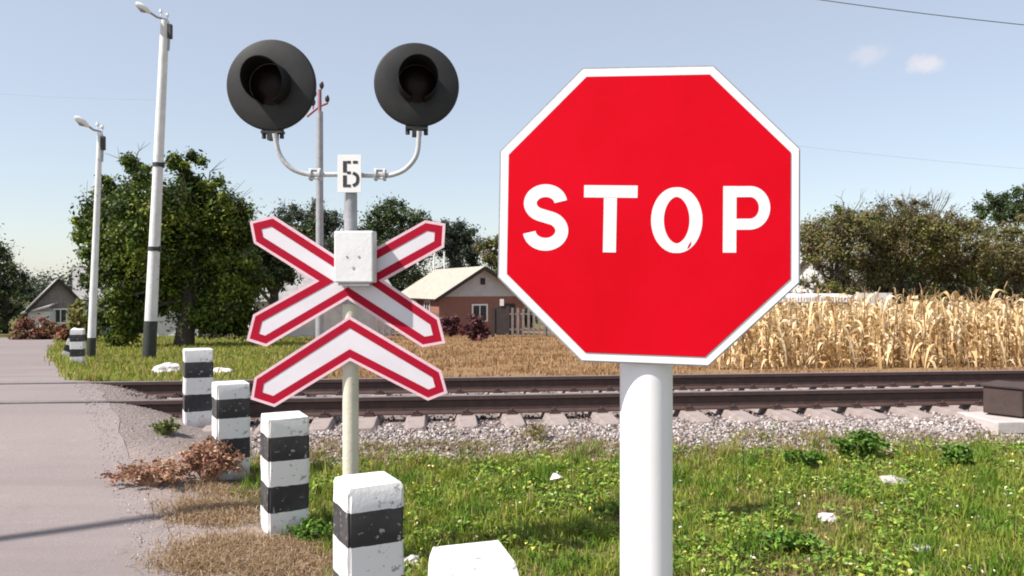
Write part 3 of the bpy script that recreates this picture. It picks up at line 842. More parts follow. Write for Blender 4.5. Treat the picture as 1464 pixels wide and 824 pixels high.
def tree(name, label, cat, base, lobes, nclump, per, size, cols, trunk_r, lean=(0, 0), twigs=0, group=None, clump_r=.3, squash=.85):
    """lobes: (dx, dy, z, rx, rz) in metres relative to the base"""
    root = empty(name, base, label, cat, group)
    cl = []
    wts = np.array([l_[3] ** 2 * l_[4] for l_ in lobes]) ** .7; wts = wts / wts.sum()
    for i in range(nclump):
        l_ = lobes[rng.choice(len(lobes), p=wts)]
        d = rng.normal(size=3); d /= np.linalg.norm(d)
        q = min(rng.random() ** .4, .97) * (1 + .05 * rng.normal())
        cr = clump_r * l_[3] * rng.uniform(.55, 1.25)
        cl.append(((l_[0] + d[0] * l_[3] * q * .92, l_[1] + d[1] * l_[3] * q * .92, l_[2] + d[2] * l_[4] * q * .92), cr))
    V, Fq, c4 = leaf_cloud(cl, per, size, cols, squash)
    k = V[:, 2] < .04; V[k, 2] = .04 + np.abs(V[k, 2]) * .02
    # trunk and limbs
    mb = MB()
    top = Vector((np.mean([l_[0] for l_ in lobes]), np.mean([l_[1] for l_ in lobes]), max(l_[2] for l_ in lobes)))
    fork = Vector((lean[0], lean[1], top.z * .42))
    mb.tube([(0, 0, -.25), (lean[0] * .3, lean[1] * .3, fork.z * .4), fork, fork.lerp(top, .6)], [trunk_r * 1.35, trunk_r, trunk_r * .75, trunk_r * .25], 10)
    for i in range(min(14, nclump // 6)):
        c_ = Vector(cl[int(rng.integers(len(cl)))][0]); st = fork.lerp(top, random.uniform(-.3, .35))
        m_ = st.lerp(c_, .5) + Vector((random.uniform(-.2, .2), random.uniform(-.2, .2), random.uniform(0, .3)))
        mb.tube([st, m_, c_], [trunk_r * .38, trunk_r * .22, trunk_r * .06], 6)
    if twigs:
        for i in range(twigs):
            l_ = lobes[rng.choice(len(lobes), p=wts)]
            an = random.uniform(0, 2 * PI); el = random.uniform(.15, 1.3)
            d = Vector((math.cos(an) * math.cos(el), math.sin(an) * math.cos(el), math.sin(el)))
            o_ = Vector((l_[0], l_[1], l_[2])); sc2 = Vector((l_[3], l_[3], l_[4]))
            a_ = o_ + d * sc2 * .5; e_ = o_ + d * sc2 * random.uniform(1.0, 1.22)
            m_ = a_.lerp(e_, .55) + Vector([random.uniform(-.15, .15) for _ in range(3)])
            mb.tube([fork.lerp(o_, .5), a_, m_, e_], [.04, .03, .02, .008], 5, 1)
            for q in range(3):
                f_ = m_.lerp(e_, random.uniform(.1, .7)); mb.tube([f_, f_ + d * .4 + Vector([random.uniform(-.35, .35) for _ in range(3)])], [.012, .005], 4, 1)
    mb.build('trunk', [M['bark'], M['twig']], root, smooth=True)
    arrays('crown', V, Fq, M['leaf'], c4, root)
    return root

def px_lobes(b, lst, depth=1.0):   # lobes read off the photo: (px, py, half width px, half height px, dy metres)
    k = b.y / F
    return [((px - CX) / F * (b.y + dy) - b.x, dy, CAMZ - (py - CY) / F * (b.y + dy) - b.z, rx * k, rz * k) for (px, py, rx, rz, dy) in lst]

b = hit(262, 497)
tree('broadleaf_tree', 'big bright green broadleaf tree with dense low crown behind the lamp posts', 'tree', b,
     px_lobes(b, [(180, 308, 54, 50, 0), (284, 305, 58, 48, .5), (187, 243, 22, 32, .3), (206, 262, 22, 26, 0), (270, 238, 24, 30, 0), (292, 262, 26, 26, .4), (322, 290, 18, 22, 0), (150, 268, 18, 24, .2), (158, 380, 44, 70, 0), (235, 370, 80, 70, .8), (318, 340, 50, 56, 1.0), (182, 440, 34, 44, -.6), (312, 400, 56, 46, 1.0), (130, 318, 26, 34, .2), (215, 320, 60, 60, -1), (165, 455, 34, 38, -.6), (200, 468, 26, 26, -.4), (300, 440, 54, 26, .6), (345, 400, 36, 46, .8), (240, 430, 36, 30, 1.2), (335, 452, 42, 26, 1.6), (178, 482, 26, 14, -.3), (300, 466, 30, 16, 1.8)]),
     620, 400, .08, GREEN, .3, (.35, .2), twigs=30, clump_r=.42)
b = hit(392, 489)
tree('shade_tree', 'dark dense tree behind the left arms of the cross boards', 'tree', b, px_lobes(b, [(385, 370, 42, 50, 0), (352, 350, 36, 40, 1), (420, 350, 40, 46, 2), (395, 325, 24, 24, 0)]), 120, 260, .10, DARK, .26, clump_r=.38)
bgl = [
  # px, dist, lobes, colours, twigs, label
  (440, 58, [(420, 330, 36, 36, 0), (455, 318, 34, 30, 0), (470, 350, 44, 50, 0)], HAZY, 60, 'thin greyish tree showing bare twigs, behind the mast'),
  (556, 62, [(560, 312, 40, 30, 0), (590, 322, 34, 26, 0), (535, 330, 34, 34, 0), (560, 370, 60, 46, 0)], DARK, 6, 'dark green tree right behind the upper right arm of the cross'),
  (655, 66, [(652, 348, 32, 32, 0), (640, 335, 22, 20, 0), (668, 372, 34, 36, 0)], HAZY, 8, 'bluish green tree standing behind the pale roof of the brick house'),
  (706, 64, [(706, 372, 26, 34, 0), (720, 352, 16, 22, 0), (745, 375, 34, 36, 0)], OLIVE, 26, 'olive tree at the left edge of the stop sign above the brick house'),
  (800, 60, [(800, 372, 50, 40, 0), (880, 380, 60, 36, 0)], DARK, 0, 'dark tree hidden behind the stop sign'),
  (1000, 60, [(980, 380, 60, 36, 0), (1060, 370, 50, 40, 0)], DARK, 0, 'dark tree behind the lower right rim of the stop sign'),
  (1190, 50, [(1190, 350, 50, 44, 0), (1160, 350, 26, 40, 0), (1215, 315, 40, 32, 0)], OLIVE, 60, 'olive thicket tree nearest the right rim of the stop sign'),
  (1290, 52, [(1282, 322, 54, 46, 0), (1320, 345, 60, 66, 0), (1250, 360, 56, 54, 0), (1300, 300, 30, 24, 0)], OLIVE, 130, 'wide brownish thicket with bare twigs above the dry corn'),
  (1375, 53, [(1365, 360, 50, 54, 0), (1345, 325, 34, 32, 0), (1385, 390, 40, 34, 0)], OLIVE, 60, 'brown green thicket between the twiggy thicket and the tall green tree'),
  (1440, 60, [(1432, 300, 36, 28, 0), (1462, 292, 30, 26, 0), (1400, 330, 20, 26, 0)], DARK, 6, 'tall dark green tree at the right border behind the corn'),
  (1450, 55, [(1430, 368, 48, 50, 0), (1475, 360, 40, 56, 0)], OLIVE, 20, 'olive thicket below the tall green tree at the right border'),
  (1560, 58, [(1540, 340, 50, 66, 0), (1590, 330, 60, 76, 0)], DARK, 0, 'dark tree beyond the right border'),
  (8, 60, [(2, 398, 30, 56, 0), (-30, 380, 40, 60, 0), (30, 420, 28, 46, 0), (8, 455, 34, 30, 0), (-30, 450, 40, 36, 0)], DARK, 30, 'dark olive tree at the left border beside the road'),
  (1232, 66, [(1225, 392, 34, 26, 0), (1262, 395, 34, 24, 0)], DARK, 0, 'low dark bushy tree filling the gap behind the thickets, above the white gate'),
  (1325, 67, [(1310, 390, 36, 28, 0), (1350, 392, 36, 26, 0)], DARK, 0, 'low dark bushy tree behind the wide brownish thicket'),
  (-60, 50, [(-60, 370, 50, 70, 0), (-110, 360, 60, 76, 0)], DARK, 0, 'dark tree beyond the left border'),
]
for (px, d, lob, cols, tw, lab) in bgl:
    x = (px - CX) / F * d; b = Vector((x, d, float(gz(x, d))))
    nm = 'thicket_tree' if cols is OLIVE else 'background_tree'
    L = px_lobes(b, lob)
    lo = min(l_[2] - l_[4] for l_ in L)
    if lo > .5: L += [(l_[0], l_[1], lo * .55, l_[3] * .85, lo * .62) for l_ in L]
    tree(nm, lab, 'tree', b, L, 30 * len(L), 230, .095 if d < 56 else .115, cols, .18, twigs=tw, group='trees in the background', clump_r=.36)
# far wood along the horizon
pts = []
for i in range(1100):
    px = rng.uniform(-900, 2300); d = rng.uniform(95, 150)
    x = (px - CX) / F * d; h = 6.2 + 1.2 * math.sin(px * .013) + rng.normal() * 1.0
    z0 = float(gz(x, d))
    for q in range(2): pts.append(((x + rng.normal() * 1.5, d, z0 + h * rng.uniform(.15, .85) ), 2.1))
V, Fq, c4 = leaf_cloud(pts, 90, .24, HAZY)
tag(arrays('far_wood', V, Fq, M['leaf'], c4), 'distant wood along the horizon seen between houses and trees', 'wood', kind='stuff')

def shrub(name, label, px, py, topy, hw, cols, n=26, per=70, size=.07, group=None):
    b = hit(px, py); k = b.y / F; h = (py - topy) * k; wd = hw * k
    mb = MB(); root = empty(name, b, label, 'shrub', group)
    cl = []
    for i in range(n):
        an = random.uniform(0, 2 * PI); q = math.sqrt(random.random())
        cl.append(((wd * q * math.cos(an), wd * .6 * q * math.sin(an), h * random.uniform(.12, .88) * (1 - .45 * q * q)), .24 * max(wd, h * .6)))
    for i in range(8):
        c_ = random.choice(cl)[0]; mb.tube([(0, 0, -.1), (c_[0] * .4, c_[1] * .4, c_[2] * .6), c_], [.03, .02, .008], 5)
    V, Fq, c4 = leaf_cloud(cl, per, size, cols); V[:, 2] = np.abs(V[:, 2])
    mb.build('stems', M['bark'], root); arrays('foliage', V, Fq, M['leaf'], c4, root)
shrub('garden_shrub', 'reddish brown round shrub at the far end of the road', 54, 489, 452, 34, RUST, 40, 130, .09)
shrub('garden_shrub', 'rusty shrub in front of the white wall of the grey gabled house', 92, 489, 456, 18, RUST, 20, 80, .1)
shrub('garden_shrub', 'maroon shrub at the left corner of the brick house', 645, 482, 440, 16, MAROON, 24, 80, .1)
shrub('garden_shrub', 'dark maroon bush in front of the brick gable', 676, 488, 447, 20, MAROON, 24, 80, .1)
shrub('garden_shrub', 'yellow green bush behind the dry corn, left of the thickets', 1178, 462, 396, 30, YELLOW, 40, 90, .16)
shrub('garden_shrub', 'yellow green bush between the grey house and the farther lamp post', 118, 490, 425, 20, YELLOW, 24, 80, .12)

# ------------------------------------------------------------------ houses
def gable_house(label, base, rz, wdt, ln, eave, ridge, mats, openings, gable_mat=None, chimney=None, over=.3):
    """local frame: gable front at y=0 facing -y, ridge along +y"""
    root = empty('house', base, label, 'house', 'houses beyond the railway', rz)
    h = wdt / 2
    MB().box((0, ln / 2, eave / 2 - .4), (wdt, ln, eave + .8)).build('wall', mats['wall'], root)
    for (ya, yb_) in ((-.02, .12), (ln - .1, ln + .02)):
        gm = MB().prism([(-h, eave + .002), (h, eave + .002), (0, ridge - .05)], ya, yb_)
        gm.build('gable', gable_mat or mats['wall'], root)
    sl_ = math.atan2(ridge - eave, h); t = .09; ov = over
    rf = MB()
    for s_ in (-1, 1):
        L = math.hypot(h, ridge - eave) + ov
        cx = s_ * (math.cos(sl_) * L / 2); cz = ridge - math.sin(sl_) * L / 2 + .06
        rf.box((cx, ln / 2, cz), (L, ln + 2 * ov, t), 0, (0, s_ * sl_, 0))
    rf_o = rf.build('roof', mats['roof'], root)
    bg_ = MB()
    for s_ in (-1, 1):
        L = math.hypot(h, ridge - eave) + ov
        bg_.box((s_ * (math.cos(sl_) * L / 2), -ov - .02, ridge - math.sin(sl_) * L / 2 - .01), (L, .04, .2), 0, (0, s_ * sl_, 0))
    bg_.build('bargeboard', M['wood_dark'], root)
    if chimney:
        MB().box((chimney[0], chimney[1], ridge + .15), (.4, .4, 1.1)).box((chimney[0], chimney[1], ridge + .74), (.5, .5, .08)).build('chimney', mats.get('chim', M['plaster_white']), rf_o)
    for (kind, face, u_, z, ww, hh_) in openings:
        fr, gl_ = MB(), MB()
        if face == 'front': c_ = Vector((u_, -.03, z)); sz = (ww, .06, hh_)
        elif face == 'left': c_ = Vector((-h - .03, u_, z)); sz = (.06, ww, hh_)
        else: c_ = Vector((h + .03, u_, z)); sz = (.06, ww, hh_)
        if kind == 'window':
            wv = Vector((1, 0, 0)) if face == 'front' else Vector((0, 1, 0))
            nv = Vector((0, -1, 0)) if face == 'front' else Vector((-1 if face == 'left' else 1, 0, 0))
            tt = .09
            def bar(cu, cz, bw_, bh_):
                s3 = (bw_, .07, bh_) if face == 'front' else (.07, bw_, bh_)
                fr.box(c_ + wv * cu + Vector((0, 0, cz)), s3)
            bar(-ww / 2, 0, tt, hh_ + tt); bar(ww / 2, 0, tt, hh_ + tt); bar(0, hh_ / 2, ww - tt, tt); bar(0, -hh_ / 2, ww - tt, tt); bar(0, 0, tt * .6, hh_ - tt)
            f_ = fr.build('window', M['white_paint'], root)
            gl_.box(c_ - nv * .012, tuple(s_ * .98 if s_ > .1 else .03 for s_ in sz)).build('pane', M['glass'], f_)
        else:
            nm = {'door': 'door', 'vent': 'vent'}[kind]
            fr.box(c_, sz).build(nm, M['wood_dark'], root)
    return root

# brick house
d = 47; x = (690 - CX) / F * d; zb = float(gz(x, d))
gable_house('low brick house with pale roof and grey plaster gable beside the stop sign', (x, d, zb), R(24), 5.6, 8.5, CAMZ - (424 - CY) / F * d - zb, CAMZ - (383 - CY) / F * d - zb,
    dict(wall=M['brick'], roof=M['roof_pale']), [('window', 'front', -.2, 1.35, .95, 1.0), ('vent', 'front', -.0, 3.28, .3, .4), ('window', 'left', 2.2, 1.5, 1.0, 1.1), ('window', 'left', 5.0, 1.5, 1.0, 1.1), ('door', 'front', 1.75, .95, .8, 1.9)], M['plaster_grey'], None, .45)
# its antenna poles
for px, top, lab in ((620, 366, 'slim white pole rising behind the ridge of the brick house'), (637, 360, 'slim white pole leaning beside another above the brick house roof')):
    X_ = (px - CX) / F * 58; z0 = float(gz(X_, 58)); zt_ = CAMZ - (top - CY) / F * 58
    o = MB().tube([(0, 0, -.2), (-.1 if px == 637 else .02, 0, zt_ - z0)], [.09, .06], 10).build('yard_pole', M['post_white'], loc=(X_, 58, z0), smooth=True)
    tag(o, lab, 'pole', 'slim poles behind the brick house')
# grey gabled house at the left
d = 50; x = (84 - CX) / F * d; zb = float(gz(x, d))
gable_house('grey wooden gabled house at the far end of the road', (x, d, zb), R(32), 3.2, 7.0, CAMZ - (441 - CY) / F * d - zb, CAMZ - (400 - CY) / F * d - zb,
    dict(wall=M['plaster_white'], roof=M['roof_grey']), [('window', 'front', .1, 1.3, .7, .9), ('window', 'left', 2.5, 1.3, .8, .9)], M['wood_grey'], None, .3)
d = 60; x = (112 - CX) / F * d; zb = float(gz(x, d))
gable_house('pale roofed house half hidden behind the grey gabled house', (x, d, zb), R(-60), 6.5, 7.0, CAMZ - (425 - CY) / F * d - zb, CAMZ - (385 - CY) / F * d - zb,
    dict(wall=M['plaster_grey'], roof=M['roof_grey']), [('window', 'front', 0, 1.5, .9, 1.0)], M['plaster_grey'], None, .4)
# lean-to porch
d = 49; x = (50 - CX) / F * d; zb = float(gz(x, d))
po = empty('porch', (x, d, zb), 'small grey lean-to porch at the left side of the grey gabled house', 'porch')
MB().box((0, .8, 1.9), (1.9, 1.8, .1), 0, (R(14), R(-14), 0)).build('roof', M['roof_grey'], po)
MB().box((.1, .9, .75), (1.4, 1.3, 1.7)).build('wall', M['plaster_white'], po)
# cottage in the shade of the big tree
d = 45; x = (352 - CX) / F * d; zb = float(gz(x, d))
gable_house('low white cottage with grey roof in shade beside the big tree', (x, d, zb), R(-62), 5.5, 8, CAMZ - (428 - CY) / F * d - zb, CAMZ - (392 - CY) / F * d - zb,
    dict(wall=M['plaster_white'], roof=M['roof_grey']), [('window', 'left', 1.6, 1.3, .9, 1.0), ('window', 'left', 4.6, 1.3, .9, 1.0), ('door', 'left', 3.2, 1.0, .8, 1.9), ('window', 'front', 0, 1.3, .9, 1.0)], M['plaster_white'], None, .4)
d = 46; x = (250 - CX) / F * d; zb = float(gz(x, d))
gable_house('whitewashed outbuilding glimpsed under the crown of the big tree', (x, d, zb), R(10), 3.4, 4, CAMZ - (446 - CY) / F * d - zb, CAMZ - (420 - CY) / F * d - zb,
    dict(wall=M['plaster_white'], roof=M['roof_grey']), [('door', 'front', .6, .8, .7, 1.6)], M['plaster_white'], None, .3)
# right: pale house and low white shed behind the corn
d = 58; x = (1158 - CX) / F * d; zb = float(gz(x, d))
gable_house('pale house peeping out between the stop sign and the thickets', (x, d, zb), R(-50), 3.6, 5, CAMZ - (404 - CY) / F * d - zb, CAMZ - (368 - CY) / F * d - zb,
    dict(wall=M['plaster_white'], roof=M['roof_pale']), [('window', 'front', 0, 1.5, .8, 1.0)], M['plaster_white'], None, .3)
d = 42; x = (1165 - CX) / F * d; zb = float(gz(x, d))
sh = empty('shed', (x, d, zb), 'long low shed with flat white roof behind the dry corn', 'shed')
zr = CAMZ - (428 - CY) / F * d - zb
MB().box((0, 1.5, zr / 2 - .2), (4.9, 2.6, zr + .2)).build('wall', M['wood_grey'], sh)
MB().box((0, 1.4, zr + .06), (5.3, 3.3, .28), 0, (R(3), 0, 0)).build('roof', M['roof_white'], sh)
MB().prism([(-2.4, zr + .22), (-1.3, zr + .22), (-1.9, zr + .62)], 1.0, 2.0).build('dormer', M['roof_white'], sh)
for i, (px, wpx) in enumerate(((1238, 24), (1264, 22))):
    X_ = (px - CX) / F * 38; z0 = float(gz(X_, 38)); h_ = CAMZ - (419 - CY) / F * 38 - z0
    o = MB().box((0, 0, h_ / 2), (wpx / F * 38, .1, h_)).box((-wpx / F * 19, 0, h_ / 2), (.1, .14, h_ + .1)).build('white_gate', M['plaster_white'], loc=(X_, 38, z0))
    tag(o, ('white board gate leaf touching the shed roof, behind the corn', 'white board gate leaf farther from the shed, behind the corn')[i], 'gate', 'white gate leaves behind the corn')
# fences by the brick house
def fence(label, pxa, pxb, d, topy, mat_, step=.16, wd=.10):
    xa, xb = (pxa - CX) / F * d, (pxb - CX) / F * d; z0 = float(gz((xa + xb) / 2, d)); h_ = CAMZ - (topy - CY) / F * d - z0
    root = empty('picket_fence', ((xa + xb) / 2, d, z0), label, 'fence')
    L = xb - xa; mb = MB(); n_ = int(L / step)
    for i in range(n_ + 1):
        mb.box((-L / 2 + i * step, -.03, h_ / 2 + random.uniform(-.05, .05)), (wd, .03, h_))
    mb.build('pickets', mat_, root)
    for q in (.25, .8): MB().box((0, 0, h_ * q), (L, .04, .08)).build('fence_rail', mat_, root)
    for i in range(int(L / 2.2) + 1): MB().box((-L / 2 + i * 2.2, .06, h_ / 2), (.1, .1, h_ + .1)).build('post', mat_, root)
fence('grey picket fence right of the brick house, next to the stop sign', 725, 800, 43, 441, M['wood_grey'], .3, .14)
fence('grey picket fence in front of the long wall of the brick house', 540, 632, 44, 448, M['wood_grey'], .34, .12)
fence('dark fence below the cottage, its dark wood standing in for tree shade', 285, 372, 41, 452, M['wood_dark'])  # near-black boards stand in for the foliage shade under the big tree
X_ = (718 - CX) / F * 42; z0 = float(gz(X_, 42))
gt = empty('dark_gate', (X_, 42, z0), 'dark wooden yard gate with white post cap beside the stop sign', 'gate')
MB().box((0, 0, .95), (.8, .08, 1.5)).build('leaf_panel', M['wood_dark'], gt)
MB().box((-.5, 0, .8), (.18, .18, 1.6)).build('post', M['wood_dark'], gt); MB().box((-.02, 0, 1.9), (.22, .2, .36)).build('cap', M['plaster_white'], gt)

# ------------------------------------------------------------------ equipment at the right
b = hit(1432, 603)
o = MB().box((0, 0, -.02), (1.5, .62, .12)).build('concrete_slab', M['slab'], loc=(b.x + .45, b.y - .0, b.z + .02), rot=(0, 0, TA - .03), bevel=.012)
tag(o, 'pale concrete slab under the rusty box at the right border', 'slab')
rb = empty('relay_box', (b.x + .12, b.y + .05, b.z + .08), 'rusty dark brown equipment box on a pale slab beside the rails', 'equipment box', None, R(38))
MB().box((0, 0, .135), (.40, .36, .27)).build('body', M['rust_box'], rb, bevel=.01)
MB().box((0, 0, .285), (.44, .40, .03)).build('lid', M['rust_box'], rb, bevel=.008)
MB().box((-.14, 0, -.01), (.05, .3, .03)).box((.14, 0, -.01), (.05, .3, .03)).build('foot', M['steel_rust'], rb)
MB().tube([(.06, -.19, .17), (.06, -.215, .17), (.12, -.215, .17), (.12, -.19, .17)], .008, 8).build('handle', M['steel_rust'], rb)

def rock(label, px, py, size, m, dz=0):
    b = hit(px, py); bm = bmesh.new(); bmesh.ops.create_icosphere(bm, subdivisions=3, radius=1)
    s3 = Vector((size, size * .75, size * .55)); sd = random.random() * 50
    from mathutils import noise as mn
    for v in bm.verts:
        f_ = 1 + .45 * mn.noise(v.co * 1.3 + Vector((sd, 0, 0))) + .16 * mn.noise(v.co * 4 + Vector((0, sd, 0)))
        v.co = Vector((v.co.x * s3.x * f_, v.co.y * s3.y * f_, v.co.z * s3.z * f_))
    me = bpy.data.meshes.new('rock'); bm.to_mesh(me); bm.free(); me.materials.append(m)
    o_ = bpy.data.objects.new('rock', me); COL.objects.link(o_); o_.location = (b.x, b.y, b.z + size * .25 + dz); o_.rotation_euler.z = sd
    tag(o_, label, 'rock')
rock('grey pitted rock lying in the grass at far right', 1274, 696, .10, M['stone'])
rock('pale broken stone in the grass right of the stop sign post', 1182, 745, .07, M['stone_pale'])
rock('small pale stone at the bottom of the verge, in flowering weeds', 1316, 790, .055, M['stone_pale'])
rock('whitish flat rock beyond the rails, left of the rail-side bollard', 238, 535, .26, M['stone_pale'])
rock('whitish rubble lump beyond the rails, just right of the rail-side bollard', 318, 537, .18, M['stone_pale'])
rock('small pale rock against the lowest bollard, right of the signal post', 588, 806, .055, M['stone_pale'])
rock('dark pebble lying on the asphalt', 208, 717, .018, M['stone'])
b = hit(795, 695)
pm = MB(); pm.add([(-.05, -.03, 0), (.03, -.04, .02), (.06, .03, .005), (-.02, .04, .035), (0, 0, .045)], [(0, 1, 4), (1, 2, 4), (2, 3, 4), (3, 0, 4)])
tag(pm.build('paper_scrap', M['white_paint'], loc=b + Vector((0, 0, .05))), 'crumpled white paper scrap lying in the grass', 'litter')

# ------------------------------------------------------------------ grass and weeds
def blades(X, Y, Z, h, wd, cols, lean=.5, name='grass', m=None, bend=.5):
    n = len(X)
    an = rng.uniform(0, 2 * PI, n); la = rng.uniform(0, 2 * PI, n); le = np.abs(rng.normal(0, lean, n)) * h
    dx, dy = np.cos(an) * wd / 2, np.sin(an) * wd / 2
    lx, ly = np.cos(la) * le, np.sin(la) * le
    b0 = np.stack([X - dx, Y - dy, Z - .01], 1); b1 = np.stack([X + dx, Y + dy, Z - .01], 1)
    mx, my, mz = X + lx * .35, Y + ly * .35, Z + h * .6
    m0 = np.stack([mx - dx * .8, my - dy * .8, mz], 1); m1 = np.stack([mx + dx * .8, my + dy * .8, mz], 1)
    tp = np.stack([X + lx, Y + ly, Z + h * np.clip(1 - .35 * (le / np.maximum(h, 1e-4)) ** 2, .35, 1)], 1)
    V = np.stack([b0, b1, m0, m1, tp], 1).reshape(-1, 3)
    f = np.array([(0, 1, 3), (0, 3, 2), (2, 3, 4)])
    Fq = (f[None] + (np.arange(n) * 5)[:, None, None]).reshape(-1, 3)
    return V, Fq, np.repeat(cols, 5, 0)

def pick(pal, n, var=.2):
    pal = np.asarray(pal, float)
    return np.clip(pal[rng.integers(0, len(pal), n)] * rng.uniform(1 - var, 1 + var, (n, 1)), 0, 1)
GG = [(.20, .28, .03), (.27, .34, .045), (.14, .21, .025), (.34, .37, .07)]
GY = [(.33, .29, .075), (.40, .34, .11), (.28, .24, .06)]
GD_ = [(.30, .19, .10), (.36, .25, .15), (.25, .15, .08), (.42, .31, .19)]

n = 330000
Y = 1.6 + 6.2 * rng.random(n) ** .85; X = rng.uniform(-4.2, 7.2, n)
c = cc(X, Y); r = (X - edge(Y)) * .84
infr = np.abs(X) < Y * .72 + .8
patch = wob(X, Y, .9, 4) * .5 + wob(X, Y, 2.3, 7) * .4 + wob(X, Y, 5.5, 3) * .25 + rng.normal(0, .14, n)
dens = sstep(r + .2 * wob(X, Y, 1.7, 2), .55, .95) * (1 - sstep(c + .34 * wob(X, Y, 1.4, 3) + .16 * wob(X, Y, 5, 1), -2.35, -1.65)) * (1 - .55 * sstep(patch, .28, .5))
keep = infr & (rng.random(n) < dens)
X, Y, patch, c, r = X[keep], Y[keep], patch[keep], c[keep], r[keep]; n = len(X)
lush = sstep(patch, .25, -.35)
h = (.028 + .060 * lush * rng.random(n) + .02 * rng.random(n)) * (.75 + .9 * sstep(wob(X, Y, 6.5, 8), .05, .5)) * (1 + .5 * (rng.random(n) < .04))
yel = rng.random(n) < (.10 + .55 * sstep(patch, .05, .45) + .5 * sstep(c, -2.7, -2.1))
dryb = rng.random(n) < (.05 + .55 * sstep(patch, .2, .5) + .3 * sstep(c, -2.4, -2.0))
colr = np.where(yel[:, None], pick(GY, n), pick(GG, n)); colr = np.where(dryb[:, None], pick(GD_, n), colr)
kind_ = wob(X, Y, 3.3, 21)                                   # different grasses: deep green tussocks and yellowing ones
deep = sstep(kind_, .15, .45)[:, None] * (~dryb)[:, None]
colr = colr * (1 - deep) + colr * np.array([.58, .80, .62]) * deep
V, Fq, c4 = blades(X, Y, gz(X, Y), h * (1 + .5 * deep[:, 0]), rng.uniform(.004, .011, n), colr, .7)
tag(arrays('grass', V, Fq, M['grass'], c4), 'patchy green grass of the verge between road, bollards and ballast', 'grass', kind='stuff')

# broad-leaved ground weeds and clover in the verge
n = 60000
Y = 1.7 + 5.6 * rng.random(n); X = rng.uniform(-2.6, 6.2, n); c = cc(X, Y); r = (X - edge(Y)) * .84
cl_ = wob(X, Y, 1.5, 9) + .5 * wob(X, Y, 4.1, 5)
keep = (r > 1.0) & (c < -2.1) & (cl_ > .08) & (np.abs(X) < Y * .72 + .6)
X, Y = X[keep], Y[keep]; n = len(X)
P_ = np.stack([X, Y, gz(X, Y) + rng.uniform(.015, .075, n)], 1)
V, Fq, c4 = leaf_cloud([(p, .02) for p in P_], 2, .018, [(.15, .25, .03), (.21, .31, .04), (.11, .19, .03), (.30, .35, .06)], up=1.2)
tag(arrays('clover', V, Fq, M['leaf'], c4), 'clumps of small broad green leaves and clover in the verge', 'clover', kind='stuff')
# sparse dry seed stalks standing above the turf
n = 420
Y = 2.0 + 5.2 * rng.random(n); X = rng.uniform(-2.2, 5.8, n); c = cc(X, Y)
k = (c < -1.9) & ((X - edge(Y)) > 1.2) & (np.abs(X) < Y * .72 + .5); X, Y = X[k], Y[k]; n = len(X)
V, Fq, c4 = blades(X, Y, gz(X, Y), rng.uniform(.10, .24, n), rng.uniform(.003, .005, n), pick([(.34, .25, .13), (.42, .33, .18), (.30, .28, .10)], n), .35)
tag(arrays('seed_stalks', V, Fq, M['straw'], c4), 'thin dry seed stalks standing above the verge grass', 'grass', kind='stuff')
# little yellow and white flower heads
n = 900
Y = 2.2 + 4.6 * rng.random(n); X = rng.uniform(-.8, 5.5, n); c = cc(X, Y)
k = (c < -2.2) & (wob(X, Y, 1.1, 12) > -.35) & ((X - edge(Y)) > 1.3); X, Y = X[k], Y[k]; n = len(X)
V, Fq, c4 = leaf_cloud([((x_, y_, z_ + random.uniform(.05, .1)), .006) for x_, y_, z_ in zip(X, Y, gz(X, Y))], 3, .011, [(.72, .70, .40), (.75, .74, .66), (.70, .62, .14)], up=1.5)
tag(arrays('wild_flowers', V, Fq, M['leaf'], c4), 'tiny pale yellow and white wild flowers dotted over the verge', 'flowers', kind='stuff')

# dry grass on the dirt shoulder
def tuft_field(name, label, spots, pal, hmin, hmax, wd, lean):
    Xs, Ys = [], []
    for (px, py, rx, ry, n_) in spots:
        b = hit(px, py); k_ = b.y / F
        Xs.append(b.x + rng.normal(0, rx * k_ * .55, n_)); Ys.append(b.y + rng.normal(0, ry, n_))
    X, Y = np.concatenate(Xs), np.concatenate(Ys); n_ = len(X)
    zz = np.where(X < edge(Y), road_z(X, Y), gz(X, Y))
    V, Fq, c4 = blades(X, Y, zz, rng.uniform(hmin, hmax, n_), rng.uniform(*wd, n_), pick(pal, n_), lean)
    return tag(arrays(name, V, Fq, M['straw'], c4), label, 'dry grass', kind='stuff')
tuft_field('dry_grass', 'matted dry straw coloured grass on the dirt shoulder left of the bollards',
    [(310, 728, 60, .10, 2600), (330, 705, 60, .07, 1400), (350, 790, 90, .13, 5200), (300, 805, 60, .1, 2400), (420, 800, 45, .12, 2200), (300, 745, 60, .06, 900), (470, 640, 60, .1, 700), (400, 815, 70, .1, 2000)],
    [(.36, .24, .15), (.44, .32, .21), (.28, .18, .11), (.50, .38, .26), (.32, .22, .1)], .02, .07, (.003, .008), 1.6)

tuft_field('ballast_tufts', 'brownish and olive tufts creeping into the ballast edge',
    [(1085, 628, 40, .05, 320), (1010, 650, 60, .06, 420), (850, 640, 60, .05, 420), (765, 622, 30, .06, 260), (650, 640, 70, .05, 520), (560, 642, 60, .05, 420), (1180, 632, 40, .06, 300), (1300, 628, 60, .05, 420), (1420, 630, 50, .05, 320), (700, 660, 90, .07, 500)],
    [(.30, .22, .11), (.24, .20, .07), (.36, .27, .15), (.20, .21, .05)], .025, .085, (.003, .008), .9)

